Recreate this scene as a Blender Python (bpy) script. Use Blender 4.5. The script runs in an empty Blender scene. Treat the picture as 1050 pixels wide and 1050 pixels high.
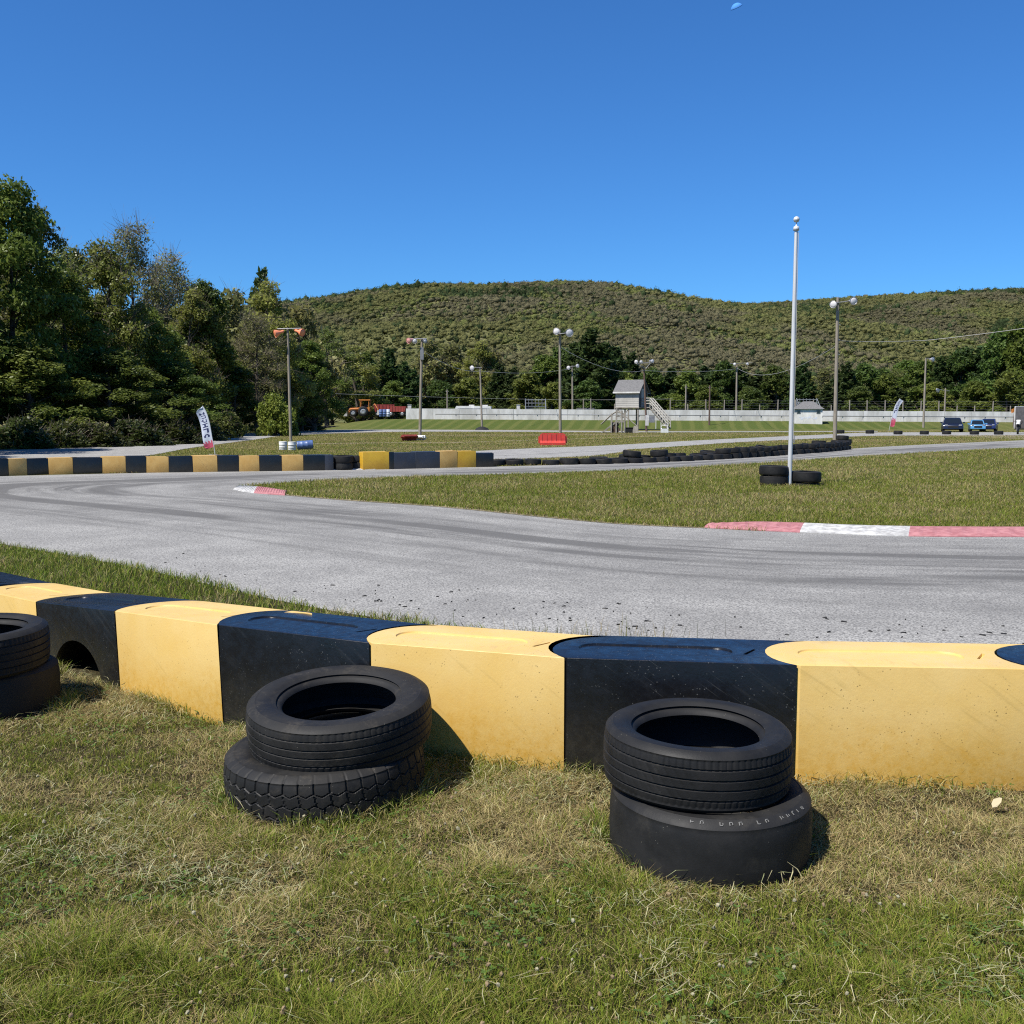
import bpy, bmesh, math, random
import numpy as np
from mathutils import Vector, Matrix, Euler

random.seed(7)
rng = np.random.default_rng(7)
sc = bpy.context.scene
COL = sc.collection
PI = math.pi

# ------------------------------------------------------------------ camera model (pixels of a 1050 px frame)
F = 1030.0
PITCH = math.atan((525 - 426) / F)
CAMH = 1.5
cp, sp = math.cos(PITCH), math.sin(PITCH)

def ray(px, py):
    a = (px - 525) / F; b = (525 - py) / F
    return Vector((a, cp + b * sp, -sp + b * cp))

def G(px, py, z=0.0):
    d = ray(px, py); t = (z - CAMH) / d.z
    return Vector((d.x * t, d.y * t, z))

def A(px, py, D):
    d = ray(px, py); t = D / d.y
    return Vector((d.x * t, D, CAMH + d.z * t))

# ------------------------------------------------------------------ noise
def _hash(ix, iy, seed):
    h = (ix.astype(np.int64) * 374761393 + iy.astype(np.int64) * 668265263 + seed * 144665) & 0x7fffffff
    h = ((h ^ (h >> 13)) * 1274126177) & 0x7fffffff
    return ((h ^ (h >> 16)) & 0xffff) / 65535.0

def vnoise(x, y, seed=0):
    x = np.asarray(x, float); y = np.asarray(y, float)
    ix = np.floor(x); iy = np.floor(y); fx = x - ix; fy = y - iy
    fx = fx * fx * (3 - 2 * fx); fy = fy * fy * (3 - 2 * fy)
    a = _hash(ix, iy, seed); b = _hash(ix + 1, iy, seed); c = _hash(ix, iy + 1, seed); d = _hash(ix + 1, iy + 1, seed)
    return (a * (1 - fx) + b * fx) * (1 - fy) + (c * (1 - fx) + d * fx) * fy

def fbm(x, y, seed=0, octv=4):
    s = 0; a = .5; t = 0
    for k in range(octv):
        s = s + a * vnoise(np.asarray(x) * 2 ** k + 17.3 * k, np.asarray(y) * 2 ** k - 9.1 * k, seed + k); t += a; a *= .5
    return s / t

def sstep(a, b, x):
    t = np.clip((np.asarray(x, float) - a) / (b - a), 0, 1)
    return t * t * (3 - 2 * t)

# ------------------------------------------------------------------ mesh building
class MB:
    def __init__(s):
        s.v = []; s.f = []; s.m = []; s.sm = []
    def add(s, vs, fs, mi=0, smooth=False):
        o = len(s.v)
        s.v.extend([tuple(v) for v in vs])
        for f in fs:
            s.f.append([o + i for i in f]); s.m.append(mi); s.sm.append(smooth)
        return s
    def box(s, c, d, mi=0, rz=0.0, R=None):
        hx, hy, hz = d[0] / 2, d[1] / 2, d[2] / 2
        M = R if R is not None else Matrix.Rotation(rz, 3, 'Z')
        vs = [Vector(c) + M @ Vector((x * hx, y * hy, z * hz)) for z in (-1, 1) for (x, y) in ((-1, -1), (1, -1), (1, 1), (-1, 1))]
        s.add(vs, [(3, 2, 1, 0), (4, 5, 6, 7), (0, 1, 5, 4), (1, 2, 6, 5), (2, 3, 7, 6), (3, 0, 4, 7)], mi)
        return s
    def tube(s, pts, rads, n=8, mi=0, cap=True):
        pts = [Vector(p) for p in pts]
        rings = []
        for i, p in enumerate(pts):
            d = (pts[min(i + 1, len(pts) - 1)] - pts[max(i - 1, 0)])
            if d.length < 1e-9: d = Vector((0, 0, 1))
            d.normalize()
            a = Vector((0, 0, 1)) if abs(d.z) < .9 else Vector((1, 0, 0))
            u = d.cross(a).normalized(); w = d.cross(u)
            r = rads[i] if isinstance(rads, (list, tuple)) else rads
            rings.append([p + (u * math.cos(2 * PI * k / n) + w * math.sin(2 * PI * k / n)) * r for k in range(n)])
        vs = [v for r in rings for v in r]; fs = []
        for i in range(len(pts) - 1):
            for k in range(n):
                a = i * n + k; b = i * n + (k + 1) % n
                fs.append((a, a + n, b + n, b))
        s.add(vs, fs, mi, True)
        if cap:
            s.add(rings[0], [tuple(range(n))], mi); s.add(rings[-1], [tuple(reversed(range(n)))], mi)
        return s
    def lathe(s, prof, n=24, mi=0, M=None, close=False):
        M = M or Matrix.Identity(4)
        vs = []; m = len(prof)
        for k in range(n):
            a = 2 * PI * k / n
            for (r, z) in prof: vs.append(M @ Vector((r * math.cos(a), r * math.sin(a), z)))
        fs = []
        for k in range(n):
            k2 = (k + 1) % n
            for i in range(m if close else m - 1):
                j = (i + 1) % m
                fs.append((k * m + i, k2 * m + i, k2 * m + j, k * m + j))
        s.add(vs, fs, mi, True)
        return s
    def prism(s, poly, axis, a, b, mi=0, M=None):
        """poly of 2D points extruded along axis ('x': poly is (y,z), 'y': (x,z), 'z': (x,y))"""
        def P(p, t):
            v = {'x': (t, p[0], p[1]), 'y': (p[0], t, p[1]), 'z': (p[0], p[1], t)}[axis]
            return M @ Vector(v) if M else Vector(v)
        n = len(poly)
        vs = [P(p, a) for p in poly] + [P(p, b) for p in poly]
        fs = [tuple(range(n)), tuple(range(2 * n - 1, n - 1, -1))]
        for i in range(n):
            j = (i + 1) % n
            fs.append((i, i + n, j + n, j))
        s.add(vs, fs, mi)
        return s
    def mesh(s, name, mats, recalc=True, sharp=None):
        me = bpy.data.meshes.new(name)
        me.from_pydata(s.v, [], s.f)
        for m in (mats if isinstance(mats, (list, tuple)) else [mats]): me.materials.append(m)
        me.polygons.foreach_set('material_index', s.m)
        me.polygons.foreach_set('use_smooth', s.sm)
        if recalc:
            bm = bmesh.new(); bm.from_mesh(me)
            bmesh.ops.recalc_face_normals(bm, faces=bm.faces); bm.to_mesh(me); bm.free()
        if sharp is not None:
            me.polygons.foreach_set('use_smooth', [True] * len(me.polygons))
            me.set_sharp_from_angle(angle=math.radians(sharp))
        me.update()
        return me
    def build(s, name, mats, parent=None, loc=None, sharp=None):
        return link(name, s.mesh(name, mats, sharp=sharp), parent, loc)

def link(name, me, parent=None, loc=None, rz=None):
    o = bpy.data.objects.new(name, me); COL.objects.link(o)
    if parent: o.parent = parent
    if loc is not None: o.location = loc
    if rz is not None: o.rotation_euler = (0, 0, rz)
    return o

def tag(o, label, cat, group=None):
    o['label'] = label; o['category'] = cat
    if group: o['group'] = group
    return o

def thing(name, label, cat, loc=(0, 0, 0), rz=0.0, group=None):
    o = bpy.data.objects.new(name, None); COL.objects.link(o)
    o.empty_display_size = .2
    o.location = loc; o.rotation_euler = (0, 0, rz)
    return tag(o, label, cat, group)

def kind(o, k):
    o['kind'] = k; return o

def copy_tree(o, parent=None):
    c = o.copy(); COL.objects.link(c); c.parent = parent
    for ch in list(o.children): copy_tree(ch, c)
    return c

def np_mesh(name, V, loops, starts, mat, col=None, smooth=False, uv=None):
    me = bpy.data.meshes.new(name)
    me.vertices.add(len(V)); me.vertices.foreach_set('co', np.asarray(V, np.float32).ravel())
    me.loops.add(len(loops)); me.loops.foreach_set('vertex_index', np.asarray(loops, np.int32))
    me.polygons.add(len(starts)); me.polygons.foreach_set('loop_start', np.asarray(starts, np.int32))
    me.polygons.foreach_set('use_smooth', np.full(len(starts), smooth))
    me.update(calc_edges=True)
    if col is not None:
        at = me.attributes.new('Col', 'FLOAT_COLOR', 'POINT')
        c = np.ones((len(V), 4), np.float32); c[:, :3] = col
        at.data.foreach_set('color', c.ravel())
    if uv is not None:
        ul = me.uv_layers.new(name='UVMap')
        ul.data.foreach_set('uv', np.asarray(uv, np.float32)[np.asarray(loops)].ravel())
    me.materials.append(mat)
    return me

# ------------------------------------------------------------------ materials
ALB = .84          # one reflectance scale for every paint, leaf and stone
class NT:
    def __init__(s, name):
        s.m = bpy.data.materials.new(name); s.m.use_nodes = True
        s.t = s.m.node_tree; s.n = s.t.nodes; s.l = s.t.links
        s.b = s.n['Principled BSDF']; s.out = s.n['Material Output']
    def node(s, typ, **kw):
        n = s.n.new(typ)
        for k, v in kw.items(): setattr(n, k, v)
        return n
    def lk(s, a, b): s.l.new(a, b)
    def val(s, sock, v):
        if hasattr(v, 'node') or isinstance(v, bpy.types.NodeSocket): s.lk(v, sock)
        else: sock.default_value = v
    def coord(s, kind='Object', scale=None, off=None):
        c = s.node('ShaderNodeTexCoord').outputs[kind]
        if off is not None or scale is not None:
            m = s.node('ShaderNodeMapping')
            s.lk(c, m.inputs['Vector'])
            if scale is not None: m.inputs['Scale'].default_value = scale
            if off is not None: s.lk(off, m.inputs['Location'])
            return m.outputs[0]
        return c
    def noise(s, vec, scale, detail=4, rough=.55, dist=0):
        n = s.node('ShaderNodeTexNoise')
        s.lk(vec, n.inputs['Vector']); n.inputs['Scale'].default_value = scale
        n.inputs['Detail'].default_value = detail; n.inputs['Roughness'].default_value = rough; n.inputs['Distortion'].default_value = dist
        return n.outputs['Fac']
    def voro(s, vec, scale, feature='F1'):
        n = s.node('ShaderNodeTexVoronoi', feature=feature)
        s.lk(vec, n.inputs['Vector']); n.inputs['Scale'].default_value = scale
        return n.outputs['Distance']
    def ramp(s, fac, a, b, lo=0.0, hi=1.0):
        n = s.node('ShaderNodeMapRange'); n.interpolation_type = 'SMOOTHSTEP'
        s.lk(fac, n.inputs['Value'])
        n.inputs['From Min'].default_value = a; n.inputs['From Max'].default_value = b
        n.inputs['To Min'].default_value = lo; n.inputs['To Max'].default_value = hi
        return n.outputs['Result']
    def math(s, op, a, b=0.0):
        n = s.node('ShaderNodeMath', operation=op)
        s.val(n.inputs[0], a); s.val(n.inputs[1], b)
        return n.outputs[0]
    def mix(s, fac, a, b, blend='MIX'):
        n = s.node('ShaderNodeMix', data_type='RGBA', blend_type=blend)
        s.val(n.inputs[0], fac)
        for sk, v in ((n.inputs[6], a), (n.inputs[7], b)):
            if isinstance(v, bpy.types.NodeSocket): s.lk(v, sk)
            else: sk.default_value = (v[0], v[1], v[2], 1)
        return n.outputs[2]
    def rnd(s):
        return s.node('ShaderNodeObjectInfo').outputs['Random']
    def rvec(s):
        r = s.rnd(); c = s.node('ShaderNodeCombineXYZ')
        for i, k in enumerate((37.0, 91.0, 53.0)): s.lk(s.math('MULTIPLY', r, k), c.inputs[i])
        return c.outputs[0]
    def bump(s, h, strength=.3, dist=.01):
        n = s.node('ShaderNodeBump'); s.lk(h, n.inputs['Height'])
        n.inputs['Strength'].default_value = strength; n.inputs['Distance'].default_value = dist
        s.lk(n.outputs[0], s.b.inputs['Normal'])
    def base(s, c, rough=.6, spec=.5, metal=0.0):
        if isinstance(c, bpy.types.NodeSocket): s.lk(s.mix(1.0, c, (ALB, ALB, ALB), 'MULTIPLY'), s.b.inputs['Base Color'])
        else: s.b.inputs['Base Color'].default_value = (c[0] * ALB, c[1] * ALB, c[2] * ALB, 1)
        s.val(s.b.inputs['Roughness'], rough); s.b.inputs['Specular IOR Level'].default_value = spec
        s.b.inputs['Metallic'].default_value = metal
        return s.m

def weathered(name, c1, c2, scale=3.0, rough=.6, spec=.4, metal=0.0, bump=0.0, streak=None):
    t = NT(name); v = t.coord('Object', off=t.rvec(), scale=streak)
    n = t.noise(v, scale, 6, .65)
    c = t.mix(t.ramp(n, .35, .65), c1, c2)
    if bump: t.bump(t.noise(v, scale * 8, 4), .4, bump)
    return t.base(c, rough, spec, metal)

M = {}
# moulded plastic of the barrier blocks
def plastic(name, fade, deep, speck, speck_amt, rough, grime=(.36, .22, .05), splash_and_shadow_tint=(.44, .22, .03), scuff=.6):
    t = NT(name); off = t.rvec(); v = t.coord('Object', off=off)
    n1 = t.noise(v, 2.6, 5, .6, .4); n2 = t.noise(v, 22, 5, .7)
    c = t.mix(t.ramp(n1, .25, .80), fade, deep)
    c = t.mix(t.ramp(n2, .4, .8, 0, .22), c, (deep[0] * .8, deep[1] * .75, deep[2] * .7))
    # specks and grime spots
    cov = t.ramp(t.noise(v, 1.8, 3), .36, .58)
    sp_ = t.ramp(t.voro(v, 75), .14, .24, 1, 0)
    pick = t.ramp(t.noise(v, 31, 2), .53, .60)
    c = t.mix(t.math('MULTIPLY', t.math('MULTIPLY', sp_, pick), t.math('MULTIPLY', cov, speck_amt)), c, speck)
    # diagonal scuffs
    m0 = t.node('ShaderNodeMapping'); t.lk(v, m0.inputs['Vector']); m0.inputs['Rotation'].default_value = (0, math.radians(-36), 0)
    m = t.node('ShaderNodeMapping'); t.lk(m0.outputs[0], m.inputs['Vector']); m.inputs['Scale'].default_value = (1.6, 3, 26)
    sc_ = t.ramp(t.noise(m.outputs[0], 1.4, 5, .65), .52, .70)
    c = t.mix(t.math('MULTIPLY', sc_, t.ramp(t.noise(v, 2.4, 2), .46, .60, 0, scuff)), c, grime)
    m3 = t.node('ShaderNodeMapping'); t.lk(m0.outputs[0], m3.inputs['Vector']); m3.inputs['Scale'].default_value = (2.2, 6, 120)
    c = t.mix(t.math('MULTIPLY', t.ramp(t.noise(m3.outputs[0], 1.5, 3, .6), .66, .70), t.ramp(t.noise(v, 3.1, 2), .52, .64, 0, .22)), c, speck)
    # splashed earth along the foot, ragged upper edge; on yellow also warm shadow tint
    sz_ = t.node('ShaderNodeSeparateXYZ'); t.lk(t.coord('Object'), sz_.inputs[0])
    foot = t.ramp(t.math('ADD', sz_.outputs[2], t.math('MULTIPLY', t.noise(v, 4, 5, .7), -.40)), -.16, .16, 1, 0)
    c = t.mix(t.math('MULTIPLY', foot, t.ramp(t.noise(v, 26, 5, .75), .35, .75, .25, .9)), c, splash_and_shadow_tint)
    t.bump(t.math('ADD', t.noise(v, 90, 3), t.math('MULTIPLY', t.noise(v, 5, 3), 1.2)), .10, .005)
    r = t.ramp(n2, .3, .7, rough - .07, rough + .12)
    return t.base(c, r, .5)
M['yellow'] = plastic('yellow_plastic', (.775, .545, .198), (.73, .475, .130), (.14, .095, .035), .8, .40, (.50, .34, .10), (.62, .33, .035), .42)  # foot orange: less bleached plastic, deepened to warm the shadow falling there
M['black'] = plastic('black_plastic', (.0085, .0090, .0105), (.005, .005, .006), (.15, .15, .14), .55, .28, (.022, .022, .022), (.040, .036, .028), .6)
M['aged_yellow'] = plastic('aged_yellow_plastic', (.66, .42, .13), (.56, .32, .075), (.12, .08, .03), .8, .45, (.34, .20, .06), (.36, .20, .05), .7)
M['bright_yellow'] = plastic('fresh_yellow_plastic', (.68, .42, .03), (.58, .32, .015), (.1, .07, .03), .8, .42)
M['slate'] = plastic('slate_plastic', (.035, .042, .06), (.022, .027, .04), (.25, .25, .25), .6, .42, (.06, .06, .07), (.07, .06, .05))

def rubber(name, c1, c2, dust, amt):
    t = NT(name); v = t.coord('Object', off=t.rvec())
    n = t.noise(v, 5, 6, .65)
    c = t.mix(t.ramp(n, .35, .7), c1, c2)
    d = t.math('MULTIPLY', t.ramp(t.noise(v, 9, 6, .75), .5, .8), amt)
    c = t.mix(d, c, dust)
    s_ = t.math('MULTIPLY', t.ramp(t.voro(v, 75), .06, .11, 1, 0), t.ramp(t.noise(v, 20, 2), .58, .64))
    c = t.mix(t.math('MULTIPLY', s_, .7), c, (.30, .28, .22))
    t.bump(t.noise(v, 160, 3, .7), .35, .0015)
    return t.base(c, t.ramp(n, .3, .7, .55, .75), .26)
M['rubber'] = rubber('tire_rubber', (.0105, .0103, .0102), (.018, .0172, .0165), (.075, .066, .052), .26)
M['rubber_dusty'] = rubber('dusty_tire_rubber', (.0125, .0122, .0118), (.022, .0208, .019), (.11, .092, .066), .42)
M['slick'] = rubber('slick_rubber', (.0125, .0123, .0122), (.021, .0203, .0196), (.085, .076, .06), .32)

def soil_ground():
    t = NT('field_grass_ground'); v = t.coord('Object')
    big = t.noise(v, .06, 4, .6); mid = t.noise(v, .45, 5, .65); fine = t.noise(v, 7, 6, .75); vf = t.noise(v, 60, 4, .7)
    green = t.mix(t.ramp(fine, .3, .7), (.065, .090, .018), (.130, .150, .036))
    dry = t.mix(t.ramp(vf, .3, .7), (.16, .135, .045), (.27, .215, .09))
    f = t.math('ADD', t.math('MULTIPLY', big, .4), t.math('ADD', t.math('MULTIPLY', mid, .55), t.math('MULTIPLY', fine, .35)))
    c = t.mix(t.ramp(f, .48, .82), green, dry)
    bare = t.ramp(t.noise(v, .22, 6, .7, .6), .62, .75, 0, .6)
    c = t.mix(bare, c, (.20, .165, .10))
    # soil and thatch under the near turf, darkened as shade between the blades
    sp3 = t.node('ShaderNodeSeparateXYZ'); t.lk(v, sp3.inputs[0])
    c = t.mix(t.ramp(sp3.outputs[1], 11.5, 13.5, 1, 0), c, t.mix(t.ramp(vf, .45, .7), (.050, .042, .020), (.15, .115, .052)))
    # mower stripes on the bank
    at = t.node('ShaderNodeAttribute', attribute_name='bank').outputs['Fac']
    w = t.node('ShaderNodeTexWave', wave_type='BANDS', bands_direction='X'); 
    mp = t.node('ShaderNodeMapping'); t.lk(v, mp.inputs['Vector']); mp.inputs['Rotation'].default_value = (0, 0, math.radians(9)); mp.inputs['Scale'].default_value = (.42, .42, .42)
    t.lk(mp.outputs[0], w.inputs['Vector']); w.inputs['Scale'].default_value = .5; w.inputs['Distortion'].default_value = 1.6; w.inputs['Detail'].default_value = 3
    w.inputs['Detail Scale'].default_value = .35
    bank = t.mix(t.ramp(w.outputs['Fac'], .45, .95), (.092, .122, .024), (.135, .152, .038))
    c = t.mix(at, c, t.mix(t.ramp(fine, .25, .8, 0, .5), bank, (.05, .06, .015)))
    t.bump(t.math('ADD', fine, vf), .8, .05)
    return t.base(c, .95, .1)
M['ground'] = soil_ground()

def asphalt(name, rub=1.0, base=(.385, .375, .350)):
    t = NT(name); v = t.coord('Object')
    uv = t.coord('UV')
    g = t.voro(v, 52); g2 = t.noise(v, 58, 3, .85); n = t.noise(v, 1.1, 6, .65); n3 = t.noise(v, 9, 4, .7)
    c = t.mix(t.ramp(n, .3, .7), (base[0] * .86, base[1] * .86, base[2] * .86), (base[0] * 1.2, base[1] * 1.2, base[2] * 1.19))
    c = t.mix(t.ramp(g2, .38, .58), (base[0] * .34, base[1] * .34, base[2] * .35), c)
    c = t.mix(t.ramp(g, .02, .2, .65, 0), c, (.66, .65, .63))
    c = t.mix(t.ramp(n3, .5, .8, 0, .4), c, (base[0] * .6, base[1] * .6, base[2] * .62))
    if rub:
        sx = t.node('ShaderNodeSeparateXYZ'); t.lk(uv, sx.inputs[0])
        def stretch(a, b):
            m = t.node('ShaderNodeMapping'); t.lk(uv, m.inputs['Vector']); m.inputs['Scale'].default_value = (a, b, 1); return m.outputs[0]
        # uv.x metres along the lap, uv.y 0..1 across: rubber laid along the racing line
        line = t.node('ShaderNodeAttribute', attribute_name='rub').outputs['Fac']
        s1 = t.noise(stretch(.13, 10), 1, 5, .62, .6); s2 = t.noise(stretch(.05, 9), 1, 4, .6, .5); s3 = t.noise(stretch(.4, 90), 1, 3, .6)
        k = t.math('MULTIPLY', t.ramp(s1, .34, .62), t.ramp(s2, .30, .56))
        k = t.math('ADD', k, t.math('MULTIPLY', t.ramp(s3, .6, .72), .16)); pt = t.noise(stretch(.09, 3.2), 1, 4, .6, .8); k = t.math('MULTIPLY', k, t.ramp(pt, .30, .62, .35, 1.35))
        k = t.math('MULTIPLY', t.math('MULTIPLY', t.math('ADD', k, .10), line), rub * 1.2)
        sk = t.math('MULTIPLY', t.ramp(s3, .62, .70), t.ramp(t.noise(v, .35, 3), .50, .62, 0, .8))
        k = t.math('MAXIMUM', k, sk)
        c = t.mix(t.math('MINIMUM', k, .80), c, (.105, .102, .098))
    t.bump(t.math('ADD', t.math('MULTIPLY', g, .6), g2), .55, .006)
    return t.base(c, .9, .08)
M['asphalt'] = asphalt('worn_track_asphalt')
M['asphalt_far'] = asphalt('pale_road_asphalt', .35, (.40, .39, .365))

def leafmat(name, trans=.3, var=.5, gloss=.12):
    t = NT(name)
    c = t.node('ShaderNodeAttribute', attribute_name='Col').outputs['Color']
    r = t.rnd()
    hsv = t.node('ShaderNodeHueSaturation'); t.lk(c, hsv.inputs['Color'])
    t.lk(t.ramp(r, 0, 1, (1 - var * .5) * ALB, (1 + var * .5) * ALB), hsv.inputs['Value'])
    t.lk(t.ramp(t.math('FRACT', t.math('MULTIPLY', r, 7.31)), 0, 1, .485, .515), hsv.inputs['Hue'])
    col = hsv.outputs[0]
    d = t.node('ShaderNodeBsdfDiffuse'); t.lk(col, d.inputs['Color'])
    tr = t.node('ShaderNodeBsdfTranslucent'); t.lk(col, tr.inputs['Color'])
    gl = t.node('ShaderNodeBsdfGlossy'); gl.inputs['Roughness'].default_value = .45; gl.inputs['Color'].default_value = (1, 1, 1, 1)
    m1 = t.node('ShaderNodeMixShader'); m1.inputs[0].default_value = trans
    t.lk(d.outputs[0], m1.inputs[1]); t.lk(tr.outputs[0], m1.inputs[2])
    fr = t.node('ShaderNodeFresnel'); fr.inputs['IOR'].default_value = 1.3
    m2 = t.node('ShaderNodeMixShader'); t.lk(t.math('MULTIPLY', fr.outputs[0], gloss), m2.inputs[0])
    t.lk(m1.outputs[0], m2.inputs[1]); t.lk(gl.outputs[0], m2.inputs[2])
    t.n.remove(t.b); t.lk(m2.outputs[0], t.out.inputs['Surface'])
    return t.m
M['leaf'] = leafmat('tree_leaves', .42, .40, .04)
M['blade'] = leafmat('grass_blades', .34, .0, .03)
M['hill_leaf'] = leafmat('far_tree_leaves', .38, .0, .0)

M['bark'] = weathered('tree_bark', (.10, .085, .068), (.05, .04, .032), 6, .9, .2, bump=.02, streak=(1, 1, .25))
M['wood_pole'] = weathered('weathered_pole_wood', (.33, .29, .235), (.22, .19, .15), 5, .85, .2, bump=.004, streak=(6, 6, .4))
M['dark_pole'] = weathered('brown_pole_wood', (.17, .11, .085), (.10, .07, .055), 5, .85, .2, streak=(6, 6, .4))
M['deck_wood'] = weathered('grey_deck_wood', (.34, .31, .26), (.22, .20, .17), 4, .85, .2)
M['alu'] = weathered('brushed_aluminium', (.70, .70, .68), (.58, .58, .57), 3, .5, .5, .15, streak=(8, 8, .5))
M['white_paint'] = weathered('white_paint', (.68, .67, .63), (.50, .48, .44), 2, .6, .4)
M['wall_white'] = weathered('weathered_white_wall', (.74, .73, .69), (.50, .49, .45), .9, .8, .3, streak=(1, 1, .35))
M['siding'] = weathered('pale_siding', (.46, .44, .40), (.37, .355, .32), 2, .75, .3)
M['shingle'] = weathered('grey_shingles', (.19, .185, .18), (.13, .128, .125), 8, .9, .2)
M['dark_side'] = weathered('dark_paint_and_shade', (.115, .11, .11), (.08, .078, .078), 3, .8, .3)  # dark paint; on the hut gables it stands for shade
M['red_plastic'] = weathered('red_plastic', (.62, .055, .035), (.50, .04, .03), 3, .45, .5)
M['pink_paint'] = weathered('faded_red_kerb_paint', (.50, .225, .225), (.36, .135, .14), 9, .8, .3)
M['white_kerb'] = weathered('worn_white_kerb_paint', (.64, .63, .59), (.36, .35, .33), 9, .8, .3)
M['orange'] = weathered('orange_paint', (.62, .22, .04), (.48, .16, .035), 3, .55, .4)
M['cone'] = weathered('cone_orange', (.72, .20, .08), (.6, .15, .05), 4, .5, .4)
M['red_paint'] = weathered('dull_red_paint', (.33, .05, .035), (.22, .035, .03), 3, .6, .4)
M['blue_plastic'] = weathered('blue_plastic', (.10, .17, .36), (.07, .12, .27), 3, .45, .5)
M['white_plastic'] = weathered('white_plastic', (.78, .78, .76), (.64, .64, .61), 3, .45, .5)
M['grey_metal'] = weathered('grey_metal', (.30, .30, .30), (.22, .22, .22), 3, .5, .5, .4)
M['steel'] = weathered('galvanised_steel', (.46, .47, .47), (.36, .37, .37), 3, .45, .5, .6)
M['navy_paint'] = weathered('navy_car_paint', (.012, .016, .035), (.010, .013, .028), 1, .22, .6)
M['blue_paint'] = weathered('light_blue_car_paint', (.10, .30, .56), (.09, .27, .50), 1, .25, .6)
M['deep_blue_paint'] = weathered('deep_blue_car_paint', (.018, .03, .12), (.014, .024, .10), 1, .25, .6)
M['glass'] = NT('dark_glass').base((.012, .015, .018), .06, .8)
M['headlight'] = NT('headlight_glass').base((.30, .32, .35), .12, .7)
M['tail'] = NT('tail_light_plastic').base((.35, .01, .01), .2, .6)
M['lamp_white'] = NT('floodlight_reflector').base((.55, .53, .53), .35, .5, .3)
M['lamp_lens'] = NT('frosted_floodlight_lens').base((.70, .67, .66), .35, .5)
M['lamp_orange'] = NT('orange_lamp_shade').base((.90, .30, .15), .4, .5)
M['lamp_pink'] = NT('pink_lamp_shade').base((.75, .36, .32), .4, .5)
M['flag_white'] = weathered('white_flag_cloth', (.62, .66, .74), (.54, .58, .68), 4, .8, .2)
M['flag_blue'] = weathered('dark_blue_flag_print', (.035, .045, .12), (.05, .06, .15), 4, .8, .2)
M['flag_pink'] = weathered('pink_flag_print', (.62, .12, .18), (.50, .07, .12), 4, .8, .2)
M['cable'] = NT('pale_cable').base((.42, .41, .38), .5, .4)
M['dirt'] = weathered('sandy_dirt', (.30, .25, .17), (.21, .18, .11), 1.2, .95, .1)
M['hill_floor'] = weathered('hill_leaf_litter', (.14, .14, .058), (.12, .125, .048), .03, .95, .1)
M['moon'] = weathered('moon_with_sky_tint', (.100, .295, .68), (.085, .27, .64), .05, .95, .0)  # blue of the air in front is mixed into the moon colour
M['chip'] = NT('rubber_crumb').base((.018, .018, .019), .8, .3)
M['letter'] = NT('worn_white_lettering').base((.21, .205, .19), .7, .3)
M['dry_leaf'] = NT('pale_dry_leaf').base((.50, .42, .26), .8, .2)

# ================================================================== LIGHT, SKY, CAMERA
SUN = Vector((-.75, -.66, 0)).normalized()
ELEV = math.radians(56)
sdir = Vector((SUN.x * math.cos(ELEV), SUN.y * math.cos(ELEV), math.sin(ELEV)))
ld = bpy.data.lights.new('sun', 'SUN'); ld.energy = 5.0; ld.angle = math.radians(.53); ld.color = (1, .955, .88)
lo = bpy.data.objects.new('sun', ld); COL.objects.link(lo)
lo.rotation_euler = (-sdir).to_track_quat('-Z', 'Y').to_euler()
w = bpy.data.worlds.new('World'); sc.world = w; w.use_nodes = True
nt = w.node_tree; bg = nt.nodes['Background']
sky = nt.nodes.new('ShaderNodeTexSky'); sky.sky_type = 'NISHITA'; sky.sun_disc = False
sky.sun_elevation = ELEV; sky.sun_rotation = math.atan2(SUN.x, SUN.y)
sky.air_density = 1.0; sky.dust_density = .15; sky.ozone_density = 4.0; sky.altitude = 200
tint = nt.nodes.new('ShaderNodeMix'); tint.data_type = 'RGBA'; tint.blend_type = 'MULTIPLY'; tint.inputs[0].default_value = 1
tint.inputs[7].default_value = (.40, .87, 1.38, 1)          # deep clear-air blue
nt.links.new(sky.outputs[0], tint.inputs[6]); nt.links.new(tint.outputs[2], bg.inputs[0]); bg.inputs[1].default_value = .0685
cd = bpy.data.cameras.new('camera'); cam = bpy.data.objects.new('camera', cd); COL.objects.link(cam)
cam.location = (0, 0, CAMH); cam.rotation_euler = (PI / 2 - PITCH, 0, 0)
cd.sensor_width = 36; cd.lens = 36 * F / 1050; cd.clip_start = .05; cd.clip_end = 20000
sc.camera = cam
sc.view_settings.view_transform = 'Standard'; sc.view_settings.look = 'None'; sc.view_settings.exposure = .60; sc.view_settings.gamma = 1
sc.cycles.use_denoising = False
sc.cycles.pixel_filter_type = 'BLACKMAN_HARRIS'; sc.cycles.filter_width = 1.15
sc.cycles.max_bounces = 5; sc.cycles.diffuse_bounces = 3; sc.cycles.glossy_bounces = 2; sc.cycles.transmission_bounces = 3; sc.cycles.transparent_max_bounces = 4
sc.cycles.caustics_reflective = False; sc.cycles.caustics_refractive = False
sc.cycles.use_adaptive_sampling = True; sc.cycles.adaptive_threshold = .008

# ================================================================== TERRAIN
def bank(x, y):
    amp = 1.05 - .35 * np.clip((np.asarray(x, float) + 10) / 70, 0, 1)
    return amp * sstep(107, 119.5, y) * sstep(-25, -15, x)

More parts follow.
